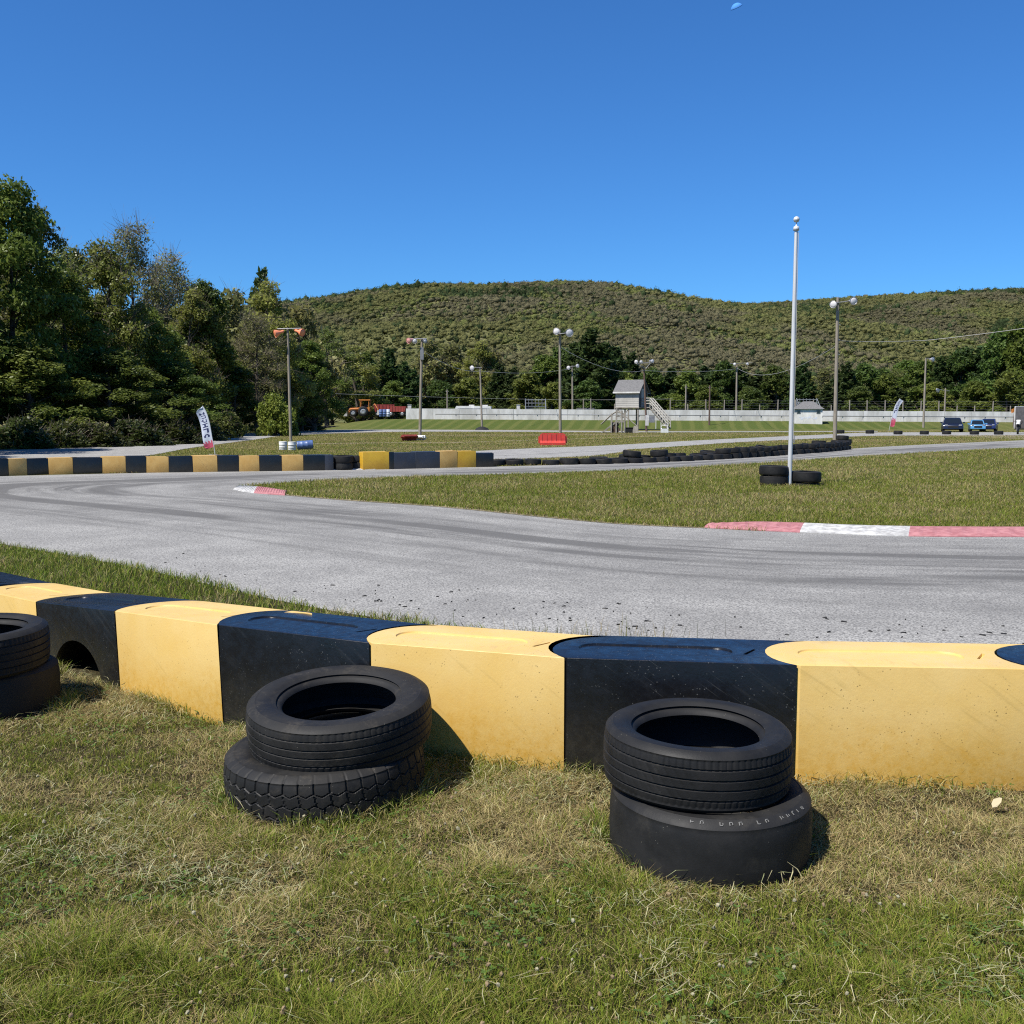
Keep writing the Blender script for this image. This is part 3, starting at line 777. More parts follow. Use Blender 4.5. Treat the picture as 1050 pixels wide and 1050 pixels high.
# crumbs of tyre rubber along the track edge
n = 120
u = rng.random(n); e = catmull([G(*p)[:2] for p in [(1150, 672), (900, 655), (700, 645), (560, 634), (440, 622), (330, 606), (150, 575)]], 20)
k = (u ** .9 * (len(e) - 1)).astype(int)
x = e[k, 0] + rng.normal(0, .15, n); y = e[k, 1] + np.abs(rng.normal(0, .55, n)) - .2
L = rng.uniform(.005, .024, n) * (rng.random(n) ** 1.2 + .25); a = rng.normal(0, .5, n); wd = L * rng.uniform(.12, .4, n)
ca, sa = np.cos(a), np.sin(a)
P = np.empty((n, 8, 3))
for i, (s, t, zz_) in enumerate([(-1, -1, 0), (1, -.5, 0), (.8, 1, 0), (-.7, .8, 0), (-.9, -.7, 1), (.9, -.4, 1), (.7, .7, 1), (-.6, .6, 1)]):
    P[:, i, 0] = x + ca * s * L - sa * t * wd; P[:, i, 1] = y + sa * s * L + ca * t * wd; P[:, i, 2] = .004 + zz_ * rng.uniform(.004, .012, n)
qf = np.array([3, 2, 1, 0, 4, 5, 6, 7, 0, 1, 5, 4, 1, 2, 6, 5, 2, 3, 7, 6, 3, 0, 4, 7])
kind(link('rubber_crumbs', np_mesh('rubber_crumbs', P.reshape(-1, 3), (np.arange(n)[:, None] * 8 + qf[None]).ravel(), np.arange(n * 6) * 4, M['chip'])), 'stuff')


# ================================================================== BARRIER BLOCKS
def block_mesh(name, mat, L=.93, arch=False, W=.45, H=.5, detail=True):
    def arc(x0, n=14):
        # end curve front -> back: circle centred (x0+.16, .2), r .25
        a0, a1 = math.atan2(-.2, -.15), math.atan2(.25, 0.0)
        if a0 < 0: a0 += 2 * PI
        return [(x0 + .16 + .25 * math.cos(t), .2 + .25 * math.sin(t)) for t in np.linspace(a0, a1, n)]
    g = .012
    left = arc(g / 2); right = arc(L - g / 2)
    pts = list(right) + list(reversed(left))
    bm = bmesh.new()
    vs = [bm.verts.new((p[0], p[1], 0)) for p in pts]
    f = bm.faces.new(vs)
    r = bmesh.ops.extrude_face_region(bm, geom=[f])
    for e in r['geom']:
        if isinstance(e, bmesh.types.BMVert): e.co.z = H
    bmesh.ops.recalc_face_normals(bm, faces=bm.faces)
    me = bpy.data.meshes.new(name); bm.to_mesh(me); bm.free(); me.materials.append(mat)
    o = bpy.data.objects.new('work', me); COL.objects.link(o)
    tmp = []
    b = o.modifiers.new('b', 'BEVEL'); b.width = .030; b.segments = 5; b.limit_method = 'ANGLE'; b.angle_limit = math.radians(40)
    def cutter(poly, z0, z1, taper):
        bm = bmesh.new(); n = len(poly); c = Vector((sum(p[0] for p in poly) / n, sum(p[1] for p in poly) / n))
        lo_ = [bm.verts.new((c.x + (p[0] - c.x) * (1 - taper), c.y + (p[1] - c.y) * (1 - taper * 2.2), z0)) for p in poly]
        hi_ = [bm.verts.new((p[0], p[1], z1)) for p in poly]
        bm.faces.new(lo_); bm.faces.new(hi_)
        for i in range(n): bm.faces.new((lo_[i], lo_[(i + 1) % n], hi_[(i + 1) % n], hi_[i]))
        bmesh.ops.recalc_face_normals(bm, faces=bm.faces)
        m2 = bpy.data.meshes.new('cut'); bm.to_mesh(m2); bm.free(); m2.materials.append(mat)
        oc = bpy.data.objects.new('cut', m2); COL.objects.link(oc); tmp.append(oc)
        md = o.modifiers.new('c', 'BOOLEAN'); md.operation = 'DIFFERENCE'; md.object = oc; md.solver = 'EXACT'
    if detail:
        x0, x1, yc, rad = .045, .70, .205, .085
        st = [(x0 + rad + rad * math.cos(t), yc + rad * math.sin(t)) for t in np.linspace(PI / 2, 3 * PI / 2, 12)] + [(x1 - rad + rad * math.cos(t), yc + rad * math.sin(t)) for t in np.linspace(-PI / 2, PI / 2, 12)]
        cutter(st, H - .0065, H + .004, .015)
        sl = [(.735, .16), (.75, .155), (.80, .25), (.79, .262)]
        cutter(sl, H - .012, H + .003, .02)
    if arch:
        ar = [(.46 + .29 * math.cos(t), .30 * math.sin(t) ** .85 if t not in (0, PI) else 0) for t in np.linspace(0, PI, 22)]
        bm = bmesh.new(); n = len(ar)
        a_ = [bm.verts.new((p[0], -.2, p[1] - (.05 if i in (0, n - 1) else 0))) for i, p in enumerate(ar)]
        b_ = [bm.verts.new((p[0], .34, p[1] - (.05 if i in (0, n - 1) else 0))) for i, p in enumerate(ar)]
        bm.faces.new(a_); bm.faces.new(b_)
        for i in range(n): bm.faces.new((a_[i], a_[(i + 1) % n], b_[(i + 1) % n], b_[i]))
        bmesh.ops.recalc_face_normals(bm, faces=bm.faces)
        m2 = bpy.data.meshes.new('cut'); bm.to_mesh(m2); bm.free(); m2.materials.append(mat)
        oc = bpy.data.objects.new('cut', m2); COL.objects.link(oc); tmp.append(oc)
        md = o.modifiers.new('c', 'BOOLEAN'); md.operation = 'DIFFERENCE'; md.object = oc; md.solver = 'EXACT'
    dg = bpy.context.evaluated_depsgraph_get(); dg.update()
    out = bpy.data.meshes.new_from_object(o.evaluated_get(dg)); out.name = name
    for t in tmp: bpy.data.objects.remove(t)
    bpy.data.objects.remove(o)
    if len(out.materials) == 0: out.materials.append(mat)
    out.polygons.foreach_set('use_smooth', [True] * len(out.polygons)); out.set_sharp_from_angle(angle=math.radians(38))
    return out

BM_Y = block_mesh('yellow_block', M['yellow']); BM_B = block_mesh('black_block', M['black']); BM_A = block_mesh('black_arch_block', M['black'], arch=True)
seams = [(-4.75, 7.75, .30), (-3.55, 6.62, .34), (-2.885, 6.0, .378), (-2.16, 5.37, .445), None, None, None, None, None]
for i, p in enumerate([(222, 640.5), (378, 659), (578, 674.5), (816.5, 682), (1072, 686.5)]):
    g = G(p[0], p[1], .5); seams[4 + i] = (g.x, g.y, .5)
seams.append((seams[8][0] + .95, seams[8][1] - .05, .5))
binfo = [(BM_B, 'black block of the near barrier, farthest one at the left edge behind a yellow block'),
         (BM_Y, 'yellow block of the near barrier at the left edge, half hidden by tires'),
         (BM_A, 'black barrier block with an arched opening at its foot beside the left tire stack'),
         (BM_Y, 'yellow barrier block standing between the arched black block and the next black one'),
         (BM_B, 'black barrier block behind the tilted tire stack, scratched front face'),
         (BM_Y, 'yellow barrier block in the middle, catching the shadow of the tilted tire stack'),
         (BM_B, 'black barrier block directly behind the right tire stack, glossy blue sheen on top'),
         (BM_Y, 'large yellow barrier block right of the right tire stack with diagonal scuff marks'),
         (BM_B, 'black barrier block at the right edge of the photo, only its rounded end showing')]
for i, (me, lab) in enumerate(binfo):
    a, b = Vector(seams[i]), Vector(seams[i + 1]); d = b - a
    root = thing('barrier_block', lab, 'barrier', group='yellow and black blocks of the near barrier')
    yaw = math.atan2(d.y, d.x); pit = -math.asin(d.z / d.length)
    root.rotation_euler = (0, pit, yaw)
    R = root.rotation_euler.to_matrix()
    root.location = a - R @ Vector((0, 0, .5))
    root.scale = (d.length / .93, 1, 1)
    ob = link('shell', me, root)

# ================================================================== TIRES
def tire_mesh(name, mat, R, r, W, style, n):
    h = R - r
    def side(s):  # s=-1 bottom ... returns radius,z list from bead to shoulder (bottom half)
        return [(r, .20), (r + .006, .135), (r + .018, .105), (r + .028, .10), (r + .034, .075), (r + .16 * h, .060), (r + .19 * h, .048), (r + .30 * h, .028), (r + .33 * h, .014), (r + .52 * h, .004), (r + .66 * h, .0),
                (r + .70 * h, .004), (r + .72 * h, -.001), (R - .24 * h, .012), (R - .12 * h, .05), (R - .05 * h, .095)]
    low = [(a, b * W if b > 0 else b * .1) for a, b in side(-1)]
    m = {'at': 56, 'rib': 58, 'slick': 20, 'low': 5}[style]
    tread = []
    for k in range(m + 1):
        s = k / m; z = W * (.12 + .76 * s)
        tread.append((R - .055 * h * abs(2 * s - 1) ** 3.2, z, s))
    up = [(a, W - b) for a, b in reversed(low)]
    th = .014
    inner_ = [(r + .004, .80 * W), (r + .35 * h, .90 * W), (R - .30 * h, .90 * W), (R - th * 1.6, .78 * W), (R - th * 1.6, .22 * W), (R - .30 * h, .10 * W), (r + .35 * h, .10 * W), (r + .004, .205 * W)]
    prof = [(a, b, -1) for a, b in low] + tread + [(a, b, -1) for a, b in up] + [(a, b, -1) for a, b in inner_]
    if style == 'low': prof = [p for i, p in enumerate(prof) if i % 2 == 0 or p[2] >= 0]
    P = np.array(prof); k = len(P)
    th_ = np.linspace(0, 2 * PI, n, endpoint=False)
    rad = np.repeat(P[None, :, 0], n, 0); zz = np.repeat(P[None, :, 1], n, 0); S = P[:, 2]
    T = th_[:, None] * np.ones((1, k))
    dep = np.zeros((n, k)); wear = .45 + .75 * vnoise(T * 2.2, P[None, :, 1] * 9 + 0 * T, int(R * 1000)); st = S >= 0; s = np.where(st, S, 0)[None]
    if style == 'rib':
        for c in (.17, .385, .60, .82): dep += .0065 * (np.abs(s - c) < .018)
        ph = (T * 90 / (2 * PI)) % 1
        dep += .0022 * ((np.abs(s - .08) < .08) | (np.abs(s - .92) < .08)) * (ph < .3)
        ph2 = (T * 64 / (2 * PI) + s * 3) % 1
        dep += .0012 * (ph2 < .25) * (s > .2) * (s < .8)
    if style == 'at':
        zig = lambda f, a: a * (np.abs(((T * f / (2 * PI)) % 1) * 2 - 1) * 2 - 1)
        for c in (.23, .5, .77):
            dep = np.maximum(dep, .0075 * (np.abs(s - c - (zig(42, .045) if c == .5 else zig(42, .04))) < .0125))
        ph = (T * 42 / (2 * PI)) % 1
        dep = np.maximum(dep, .0075 * (np.abs(s - .09) < .105) * (ph < .13)); dep = np.maximum(dep, .0075 * (np.abs(s - .91) < .105) * (ph < .13))
        ph2 = (T * 42 / (2 * PI) + .35 + .6 * np.abs(s - .5)) % 1
        dep = np.maximum(dep, .0055 * (np.abs(s - .36) < .12) * (ph2 < .12)); dep = np.maximum(dep, .0055 * (np.abs(s - .64) < .12) * (((ph2 + .5) % 1) < .12))
    rad = rad - dep * wear * st[None]; rad = rad * (1 + .0035 * np.sin(2 * T + R * 40) + .002 * np.sin(3 * T + W * 70)); zz = zz + .003 * np.sin(2 * T + W * 90)
    if style == 'at':     # lugs carried over the shoulder onto the sidewall
        ph = (T * 42 / (2 * PI)) % 1
        nl_ = len(low); sh = (np.arange(k) >= nl_ - 3) & (np.arange(k) < nl_) | ((np.arange(k) >= nl_ + m + 1) & (np.arange(k) <= nl_ + m + 3))
        rad = rad - .004 * sh[None] * (ph < .14)
    V = np.stack([rad * np.cos(T), rad * np.sin(T), zz], 2).reshape(-1, 3)
    i, j = np.meshgrid(np.arange(n), np.arange(k), indexing='ij'); i2, j2 = (i + 1) % n, (j + 1) % k
    loops = np.stack([i * k + j, i2 * k + j, i2 * k + j2, i * k + j2], 2).reshape(-1)
    me = np_mesh(name, V, loops, np.arange(n * k) * 4, mat, smooth=True)
    me.set_sharp_from_angle(angle=math.radians(40))
    return me

def put_tire(me, label, loc, rot=(0, 0, 0), group=None, scale=1.0):
    o = link('tire', me); tag(o, label, 'tire', group)
    o.location = loc; o.rotation_euler = rot; o.scale = (scale,) * 3 if not isinstance(scale, tuple) else scale
    return o

NG = 'stacked tires leaning on the near barrier'
T_RIB1 = tire_mesh('ribbed_tire', M['rubber'], .325, .212, .205, 'rib', 540)
T_SLICK = tire_mesh('slick_tire', M['slick'], .345, .215, .262, 'slick', 160)
T_AT = tire_mesh('all_terrain_tire', M['rubber_dusty'], .395, .235, .218, 'at', 680)
T_RIB2 = tire_mesh('wide_ribbed_tire', M['rubber_dusty'], .368, .225, .195, 'rib', 540)
slick = put_tire(T_SLICK, 'smooth slick tire with worn white lettering, at the bottom of the right stack', (.685, 3.385, -.03), (math.radians(1.5), 0, .5), NG)
put_tire(T_RIB1, 'ribbed road tire lying on top of the slick tire in the right stack', (.645, 3.425, .226), (math.radians(1.0), math.radians(.8), 0), NG)
put_tire(T_AT, 'chunky all terrain tire at the bottom of the tilted stack in front of the barrier', (-.745, 3.93, -.02), (math.radians(1), math.radians(-3.0), .3), NG)
put_tire(T_RIB2, 'ribbed tire lying tilted on top of the chunky all terrain tire', (-.69, 3.965, .196), (math.radians(2.0), math.radians(-5.5), 1.0), NG)
put_tire(T_SLICK, 'lower tire of the stack cut by the left edge of the photo', (-2.69, 5.06, -.02), (0, 0, 1), NG, .97)
put_tire(T_RIB1, 'upper tire of the stack cut by the left edge of the photo', (-2.71, 5.0, .232), (0, math.radians(-1.5), 2), NG, 1.04)

# worn white moulded lettering on the slick tire's shoulder (child of that tire)
mb = MB(); r = random.Random(3)
ang0 = -PI * .5 - .5
for k in range(15):
    a = ang0 + math.radians(-22 + k * 5.4)
    if k in (2, 6, 9): continue
    base = Vector((math.cos(a), math.sin(a), 0)); tang = Vector((-math.sin(a), math.cos(a), 0))
    wob_ = 1 + .0035 * math.sin(2 * a + .345 * 40) + .002 * math.sin(3 * a + .262 * 70)
    rr0, z0_ = (.345 - .0205) * wob_, .262 - .0075 + .003 * math.sin(2 * a + .262 * 90)
    nrm = (base * .55 + Vector((0, 0, .83))).normalized(); up_ = tang.cross(nrm).normalized()
    Rm = Matrix((tang, -up_, nrm)).transposed()
    c = base * rr0 + Vector((0, 0, z0_))
    gl = MB(); hgt = r.uniform(.8, 1.1)
    gl.box(c, (.0022, .012 * hgt, .0016), R=Rm)
    if r.random() < .8: gl.box(c + tang * .0052 - up_ * r.choice((-.006, 0, .006)), (.0080, .0021, .0015), R=Rm)
    if r.random() < .5: gl.box(c + tang * .0092, (.0020, .007, .0014), R=Rm)
    gl.build('letter', M['letter'], slick)

# a pale leaf on the grass
mb = MB()
lp = [(-.03, 0), (-.015, .012), (.005, .016), (.025, .004), (.03, -.004), (.01, -.012), (-.015, -.01)]
mb.add([(x, y, .004 * math.sin(x * 80)) for x, y in lp] + [(x, y, .004 * math.sin(x * 80) + .0012) for x, y in lp],
       [tuple(reversed(range(7))), tuple(range(7, 14))] + [(i, (i + 1) % 7, 7 + (i + 1) % 7, 7 + i) for i in range(7)])
o = mb.build('dry_leaf', M['dry_leaf'], None, G(1022, 823, .05)); o.rotation_euler = (.3, -.4, .6); tag(o, 'pale dry leaf on the grass below the large yellow block', 'leaf')

# ================================================================== FAR BARRIER LINE
T_LOW = tire_mesh('plain_tire', M['rubber'], .31, .20, .20, 'low', 26)
T_LOW2 = tire_mesh('dusty_plain_tire', M['rubber_dusty'], .30, .19, .21, 'low', 26)
BL_Y = block_mesh('plain_yellow_block', M['aged_yellow'], detail=False); BL_B = block_mesh('plain_black_block', M['black'], detail=False)
BL_BY = block_mesh('plain_fresh_block', M['bright_yellow'], detail=False); BL_S = block_mesh('plain_slate_block', M['slate'], detail=False)
far_base = lambda px: float(np.interp(px, [-40, 0, 50, 105, 200, 300, 400, 500], [489.5, 488.4, 486.6, 485.6, 484.2, 483.0, 481.3, 478.8]))
seq = [(-38, 'b'), (-16, 'y'), (-5, 'b'), (9, 'y'), (28, 'b'), (50, 'y'), (75, 'b'), (105, 'y'), (129, 'b'), (150, 'y'), (173, 'b'), (198, 'y'), (223, 'b'), (245, 'y'), (266, 'b'), (289, 'y'), (311, 'b'), (333, 's'), (342, None),
       (372, 'f'), (399, 'b'), (404, 's'), (426, 's'), (451, 'y'), (469, 'f'), (488, 'b'), (506, None)]
ordn = ['first', 'second', 'third', 'fourth', 'fifth', 'sixth', 'seventh', 'eighth', 'ninth', 'tenth', 'eleventh', 'twelfth', 'thirteenth', 'fourteenth', 'fifteenth', 'sixteenth', 'seventeenth', 'eighteenth', 'nineteenth', 'twentieth']
cy_ = cb_ = 0
special = {333: 'narrow black block at the right end of the far barrier, beside the white rimmed tires',
           372: 'bright yellow block of the far barrier just right of the two tire piles', 399: 'very narrow black block between the bright yellow block and a slate one',
           404: 'slate blue block of the far barrier nearest the bright yellow block', 426: 'slate grey block of the far barrier before the pair of yellow blocks',
           451: 'dull yellow block, left one of the yellow pair at the end of the far barrier', 469: 'bright yellow block, right one of the yellow pair at the end of the far barrier',
           488: 'black block closing the far barrier where the row of flat tires begins'}
for i, (px, kk) in enumerate(seq[:-1]):
    if kk is None or px < -10: continue
    p2 = seq[i + 1][0]
    a = G(px, far_base(px)); b = G(p2, far_base(p2)); d = b - a
    key = {'b': BL_B, 'y': BL_Y, 'f': BL_BY, 's': BL_S}[kk]
    if px in special: lab = special[px]
    elif kk == 'y': lab = '%s yellow block from the left in the far barrier line' % ordn[cy_]; cy_ += 1
    else: lab = '%s black block from the left in the far barrier line' % ordn[cb_]; cb_ += 1
    o = link('barrier_block', key); tag(o, lab, 'barrier', 'yellow and black blocks of the far barrier')
    hs = .86 if px < 372 else .95
    if px in (333, 488): hs = .82
    o.location = a; o.rotation_euler = (random.uniform(-.02, .02), random.uniform(-.012, .012), math.atan2(d.y, d.x)); o.scale = (d.length / .93, .9, hs * random.uniform(.97, 1.03))

# white-sided tires between the blocks
T_WW = tire_mesh('painted_tire', M['white_plastic'], .31, .20, .20, 'low', 26)
def flat_tire(px, py, z, me, lab, grp, s=1.0, rx=0.0):
    g = G(px, py); return put_tire(me, lab, (g.x, g.y + .25, z), (rx + random.uniform(-.04, .04), random.uniform(-.04, .04), random.uniform(0, 6)), grp, s)
PG = 'tires piled between the far barrier blocks'
for (px, py, nm) in ((350.5, 482.2, 'left'), (365, 481.6, 'right')):
    flat_tire(px, py, 0, T_LOW2, 'dark tire at the bottom of the %s tire pile in the far barrier' % nm, PG, .95)
    flat_tire(px, py, .205, T_LOW, 'upper dark tire of the %s tire pile in the far barrier' % nm, PG, (.95 if nm == 'left' else .88))

# row of flat tires across the infield
path = [(508, 477.3), (560, 476.6), (620, 475.6), (680, 473.6), (740, 470.6), (800, 466.6), (845, 463.2), (866, 460.8)]
pw = catmull([G(*p)[:2] for p in path], 30); cum = np.concatenate([[0], np.cumsum(np.linalg.norm(np.diff(pw, axis=0), axis=1))])
nT = int(cum[-1] / .56)
RG = 'row of flat black tires across the infield'
marks = [(520, 'end of the far barrier'), (567, 'red plastic barrier'), (648, 'raised hut'), (700, 'white crate'), (811, 'flagpole'), (856, 'tall light pole')]
used_lab = set()
def uniq(lab):
    if lab not in used_lab: used_lab.add(lab); return lab
    for w_ in ordn[1:] + ['%d' % q for q in range(21, 60)]:
        l2 = lab + ', ' + w_ + ' from left'
        if l2 not in used_lab: used_lab.add(l2); return l2
def where(px):
    return min(marks, key=lambda q: abs(q[0] - px))[1]
cut = np.linspace(0, cum[-1], nT)
for k, s in enumerate(cut):
    x, y = np.interp(s, cum, pw[:, 0]), np.interp(s, cum, pw[:, 1])
    ppx = 525 + x / y * F
    o = put_tire(random.choice((T_LOW, T_LOW2)), uniq('front tire of the infield row near the ' + where(ppx)), (x, y + random.uniform(-.05, .05), random.uniform(-.03, 0)), (random.uniform(-.06, .06), random.uniform(-.06, .06), random.uniform(0, 6)), RG, random.uniform(.86, 1.0))
    if 618 < ppx < 750 and k % 3 != 1 or ppx > 832:
        put_tire(random.choice((T_LOW, T_LOW2)), uniq('back tire of the infield row near the ' + where(ppx)), (x - .1, y + .62 + random.uniform(-.08, .08), random.uniform(-.02, .06)), (random.uniform(-.12, .12), random.uniform(-.12, .12), random.uniform(0, 6)), RG, random.uniform(.9, 1.05))
    if (ppx > 740) or (640 < ppx < 700 and k % 2 == 0):
        put_tire(random.choice((T_LOW, T_LOW2)), uniq('top tire of the infield row near the ' + where(ppx)), (x + random.uniform(-.06, .06), y + (.06 if ppx > 740 else .25), .175), (random.uniform(-.12, .12), random.uniform(-.12, .12), random.uniform(0, 6)), RG, random.uniform(.86, 1.0))
PT = 'tires lying by the tall light pole'
for (px, py, lab) in ((841, 456.6, 'lower tire lying left of the tall light pole foot'), (861, 456.0, 'tire lying right at the tall light pole foot')):
    flat_tire(px, py, 0, T_LOW, lab, PT, 1.15)
flat_tire(868, 455.2, .0, T_LOW2, 'outermost tire right of the tall light pole foot', PT, 1.15)
flat_tire(865, 455.6, .22, T_LOW2, 'tire lying on top of the pair right of the tall light pole', PT, 1.1)

# single tires marking the far road
EG = 'single tires along the far road'
for (px, py, lab) in ((862.5, 444.6, 'single tire on the far road just right of the tall light pole'), (893, 444.8, 'single tire on the far road left of the leaning feather flag'), (922, 445.6, 'single tire on the far road right of the feather flag'),
                      (949, 445.7, 'single tire on the far road below the light pole on the bank'), (972, 445.6, 'single tire on the far road in front of the dark hatchback'),
                      (1000.5, 445.8, 'single tire on the far road between the dark and the light blue car'), (1025.5, 445.8, 'single tire on the far road in front of the deep blue car')):
    flat_tire(px, py, .0, T_LOW, lab, EG, (1.1, 1.1, 1.5))

# dark tires edging the oval road at the far left
OG = 'dark tires edging the oval road by the trees'
for k in range(17):
    px = 275 + k * 4.7
    flat_tire(px, 441.0 - k * .08, 0, T_LOW, uniq('dark tire edging the far road below the left trees'), OG, (1.0, 1.0, 1.7))

# tires round the flagpole
FG = 'tires round the flagpole foot'
fp = G(809.5, 498)
put_tire(T_LOW2, 'dusty tire at the bottom left of the flagpole foot', (fp.x - .30, fp.y + .12, 0), (0, 0, 0), FG, 1.02)
put_tire(T_LOW, 'tire stacked on top at the left of the flagpole foot', (fp.x - .31, fp.y + .12, .22), (0, .03, 0), FG, 1.02)
put_tire(T_LOW, 'half sunken flat tire at the bottom right of the flagpole foot', (fp.x + .36, fp.y + .1, -.12), (0, 0, 0), FG, .95)
put_tire(T_LOW, 'tire lying on top at the right of the flagpole foot', (fp.x + .37, fp.y + .1, .075), (0, .02, 0), FG, (1.06, 1.06, 1.15))

# ================================================================== FLAGPOLE
t = thing('flagpole', 'bare silver flagpole with a ball on top standing on the infield among tires', 'flagpole', fp)
H = A(812, 236, fp.y).z
lean = (A(812.3, 236, fp.y).x - fp.x) * 0.0
MB().tube([(0, 0, -.05), (lean * .3, 0, H * .3), (lean * .65, 0, H * .65), (lean, 0, H)], [.048, .046, .042, .035], 20).build('pole', M['alu'], t)
MB().lathe([(.0, -.01), (.06, -.008), (.062, .03), (.055, .07), (.02, .085), (.012, .12), (.012, .19)], 18, M=Matrix.Translation((lean, 0, H))).build('pulley_cap', M['alu'], t)
MB().lathe([(.0, .155), (.045, .17), (.062, .205), (.064, .225), (.05, .26), (.02, .28), (0, .283)], 18, M=Matrix.Translation((lean, 0, H))).build('ball_finial', M['alu'], t)
MB().tube([(.050, -.03, 1.0), (.040, -.03, H - .05)], .004, 5).tube([(.05, -.045, 1.0), (.04, -.045, H - .05)], .004, 5).build('halyard', M['cable'], t)
MB().box((.06, -.04, 1.0), (.02, .02, .16)).build('cleat', M['grey_metal'], t)

# ================================================================== LIGHT POLES
def flood(parent, p, aim, mat, r=.26, name='floodlight'):
    r *= .82
    """bell shaped floodlight hanging at p, aimed along aim"""
    aim = Vector(aim).normalized(); q = aim.to_track_quat('Z', 'Y').to_matrix().to_4x4()
    Mx = Matrix.Translation(p) @ q
    o = MB().lathe([(.0, -.30), (.05, -.30), (.07, -.22), (.075, -.10), (r * .55, 0), (r * .85, .10), (r, .22), (r * 1.02, .225), (r * .96, .215), (r * .8, .09), (r * .5, .01), (0, .0)], 20, M=Mx).build(name, mat, parent)
    MB().lathe([(0, .10), (r * .80, .10), (r * .93, .18), (r * .80, .215), (r * .4, .235), (0, .24)], 18, M=Mx).build('lens', M['lamp_lens'] if mat is M['lamp_white'] else mat, o)
    return o

def light_pole(label, base_px, D, top_px, r0, mat, lamps, arms, zbase=None, xtra=None, cat='light pole'):
    b = A(base_px[0], base_px[1], D); zb = float(bank(b.x, D)) if zbase is None else zbase
    tp = A(top_px[0], top_px[1], D)
    t = thing('light_pole', label, cat, (b.x, D, zb), group='wooden floodlight poles round the track')
    dx, h = tp.x - b.x, tp.z - zb
    MB().tube([(0, 0, -.1), (dx * .3, 0, h * .3), (dx * .65, 0, h * .65), (dx, 0, h)], [r0, r0 * .92, r0 * .82, r0 * .7], 12).build('pole', mat, t)
    for (a, c) in arms:
        pa, pc = A(a[0], a[1], D) - Vector((b.x, D, zb)), A(c[0], c[1], D) - Vector((b.x, D, zb))
        MB().tube([pa + Vector((0, -.12, 0)), pc + Vector((0, -.12, 0))], .035, 6).build('crossarm', M['grey_metal'], t)
    for (lx, ly, ax, ay, az, mk, r) in lamps:
        p = A(lx, ly, D) - Vector((b.x, D, zb)) + Vector((0, -.25, 0))
        flood(t, p, (ax, ay, az), M[mk], r)
    if xtra: xtra(t, b, zb, dx, h)
    return t, Vector((tp.x, D, tp.z))

P1, top1 = light_pole('weathered light pole with two orange floodlights beside the white barrels', (298.3, 455), 54, (295, 336), .085, M['wood_pole'],
    [(287, 341.5, -.8, -.4, -.3, 'lamp_orange', .26), (308, 340.5, .8, -.4, -.25, 'lamp_orange', .26)], [((285, 337.5), (309, 337))])
def p2x(t, b, zb, dx, h):
    MB().box((dx * .9 + .03, -.16, h - 1.0), (.22, .18, .8)).build('transformer', M['grey_metal'], t)
P2, top2 = light_pole('light pole with pink and white floodlights above the toppled red and white barrier', (430.5, 449.2), 67, (432.6, 347), .105, M['wood_pole'],
    [(421.5, 349, -.6, -.7, -.25, 'lamp_pink', .24), (426, 349.5, .0, -.95, -.2, 'lamp_white', .2), (435.5, 349.5, .3, -.9, -.2, 'lamp_white', .18)], [((420, 347.6), (438, 347.4))], xtra=p2x)
def p3x(t, b, zb, dx, h):
    MB().lathe([(.75, 0), (.6, .18), (.3, .32), (.16, .36), (.13, .1)], 16).build('tar_heap', M['chip'], t)
P3, top3 = light_pole('slim light pole with one white lamp and a dark heap round its foot', (494.3, 441.2), 104, (492.3, 377), .11, M['wood_pole'],
    [(484.8, 377.2, -.3, -.9, -.1, 'lamp_white', .3)], [((485, 376.8), (494, 376.8))], zbase=0.0, xtra=p3x)
P4, top4 = light_pole('light pole standing behind the red plastic barrier, two big round white floodlights', (574.5, 452.5), 60, (574, 338), .09, M['wood_pole'],
    [(570.8, 340.5, -.15, -.95, .05, 'lamp_white', .24), (582.5, 341.4, .25, -.95, -.1, 'lamp_white', .29)], [((570, 343), (583, 341.5))])
P5, top5 = light_pole('pale light pole behind the white wall left of the raised hut', (587.2, 421), 128, (586.8, 375), .13, M['wood_pole'],
    [(583, 377, -.2, -.95, -.1, 'lamp_white', .3), (591.3, 375.2, .3, -.9, 0, 'lamp_white', .3)], [((582, 376), (592, 375.4))])
def p6x(t, b, zb, dx, h):
    MB().box((0, -.22, 1.05), (.3, .05, .95)).build('white_board', M['white_paint'], t)
    MB().box((.45, -.18, 1.15), (.5, .16, .6)).build('meter_box', M['grey_metal'], t)
P6, top6 = light_pole('brown light pole in front of the raised hut with a white board at its foot', (663, 443.2), 93, (660.2, 376), .10, M['dark_pole'],
    [(652.2, 371, -.2, -.95, -.1, 'lamp_white', .22), (656.5, 371, .1, -.95, -.1, 'lamp_white', .2), (667.3, 370.4, .4, -.9, 0, 'lamp_white', .22)], [((651, 372.4), (662, 378)), ((662, 378), (668, 371)), ((651, 372.8), (668, 372))], zbase=0, xtra=p6x)
P7, top7 = light_pole('pale light pole behind the white wall between the hut and the flagpole', (755, 424), 126, (755.6, 374), .135, M['wood_pole'],
    [(752.8, 373.5, -.2, -.95, 0, 'lamp_white', .22), (765.2, 373.2, .2, -.95, 0, 'lamp_white', .22)], [((748, 373), (771, 372))])
def p8x(t, b, zb, dx, h):
    for z in (5.2, 6.1, 7.0): MB().box((dx * z / h + .12, -.02, z), (.12, .06, .05)).build('step_bolt', M['grey_metal'], t)
P8, top8 = light_pole('tallest light pole right of the flagpole with two round white floodlights', (856, 451), 62, (859.2, 305), .125, M['wood_pole'],
    [(854.5, 312.4, -.6, -.7, -.1, 'lamp_white', .27), (872, 309, .2, -.95, -.1, 'lamp_white', .29)], [((855, 311), (873, 308.5))], xtra=p8x)
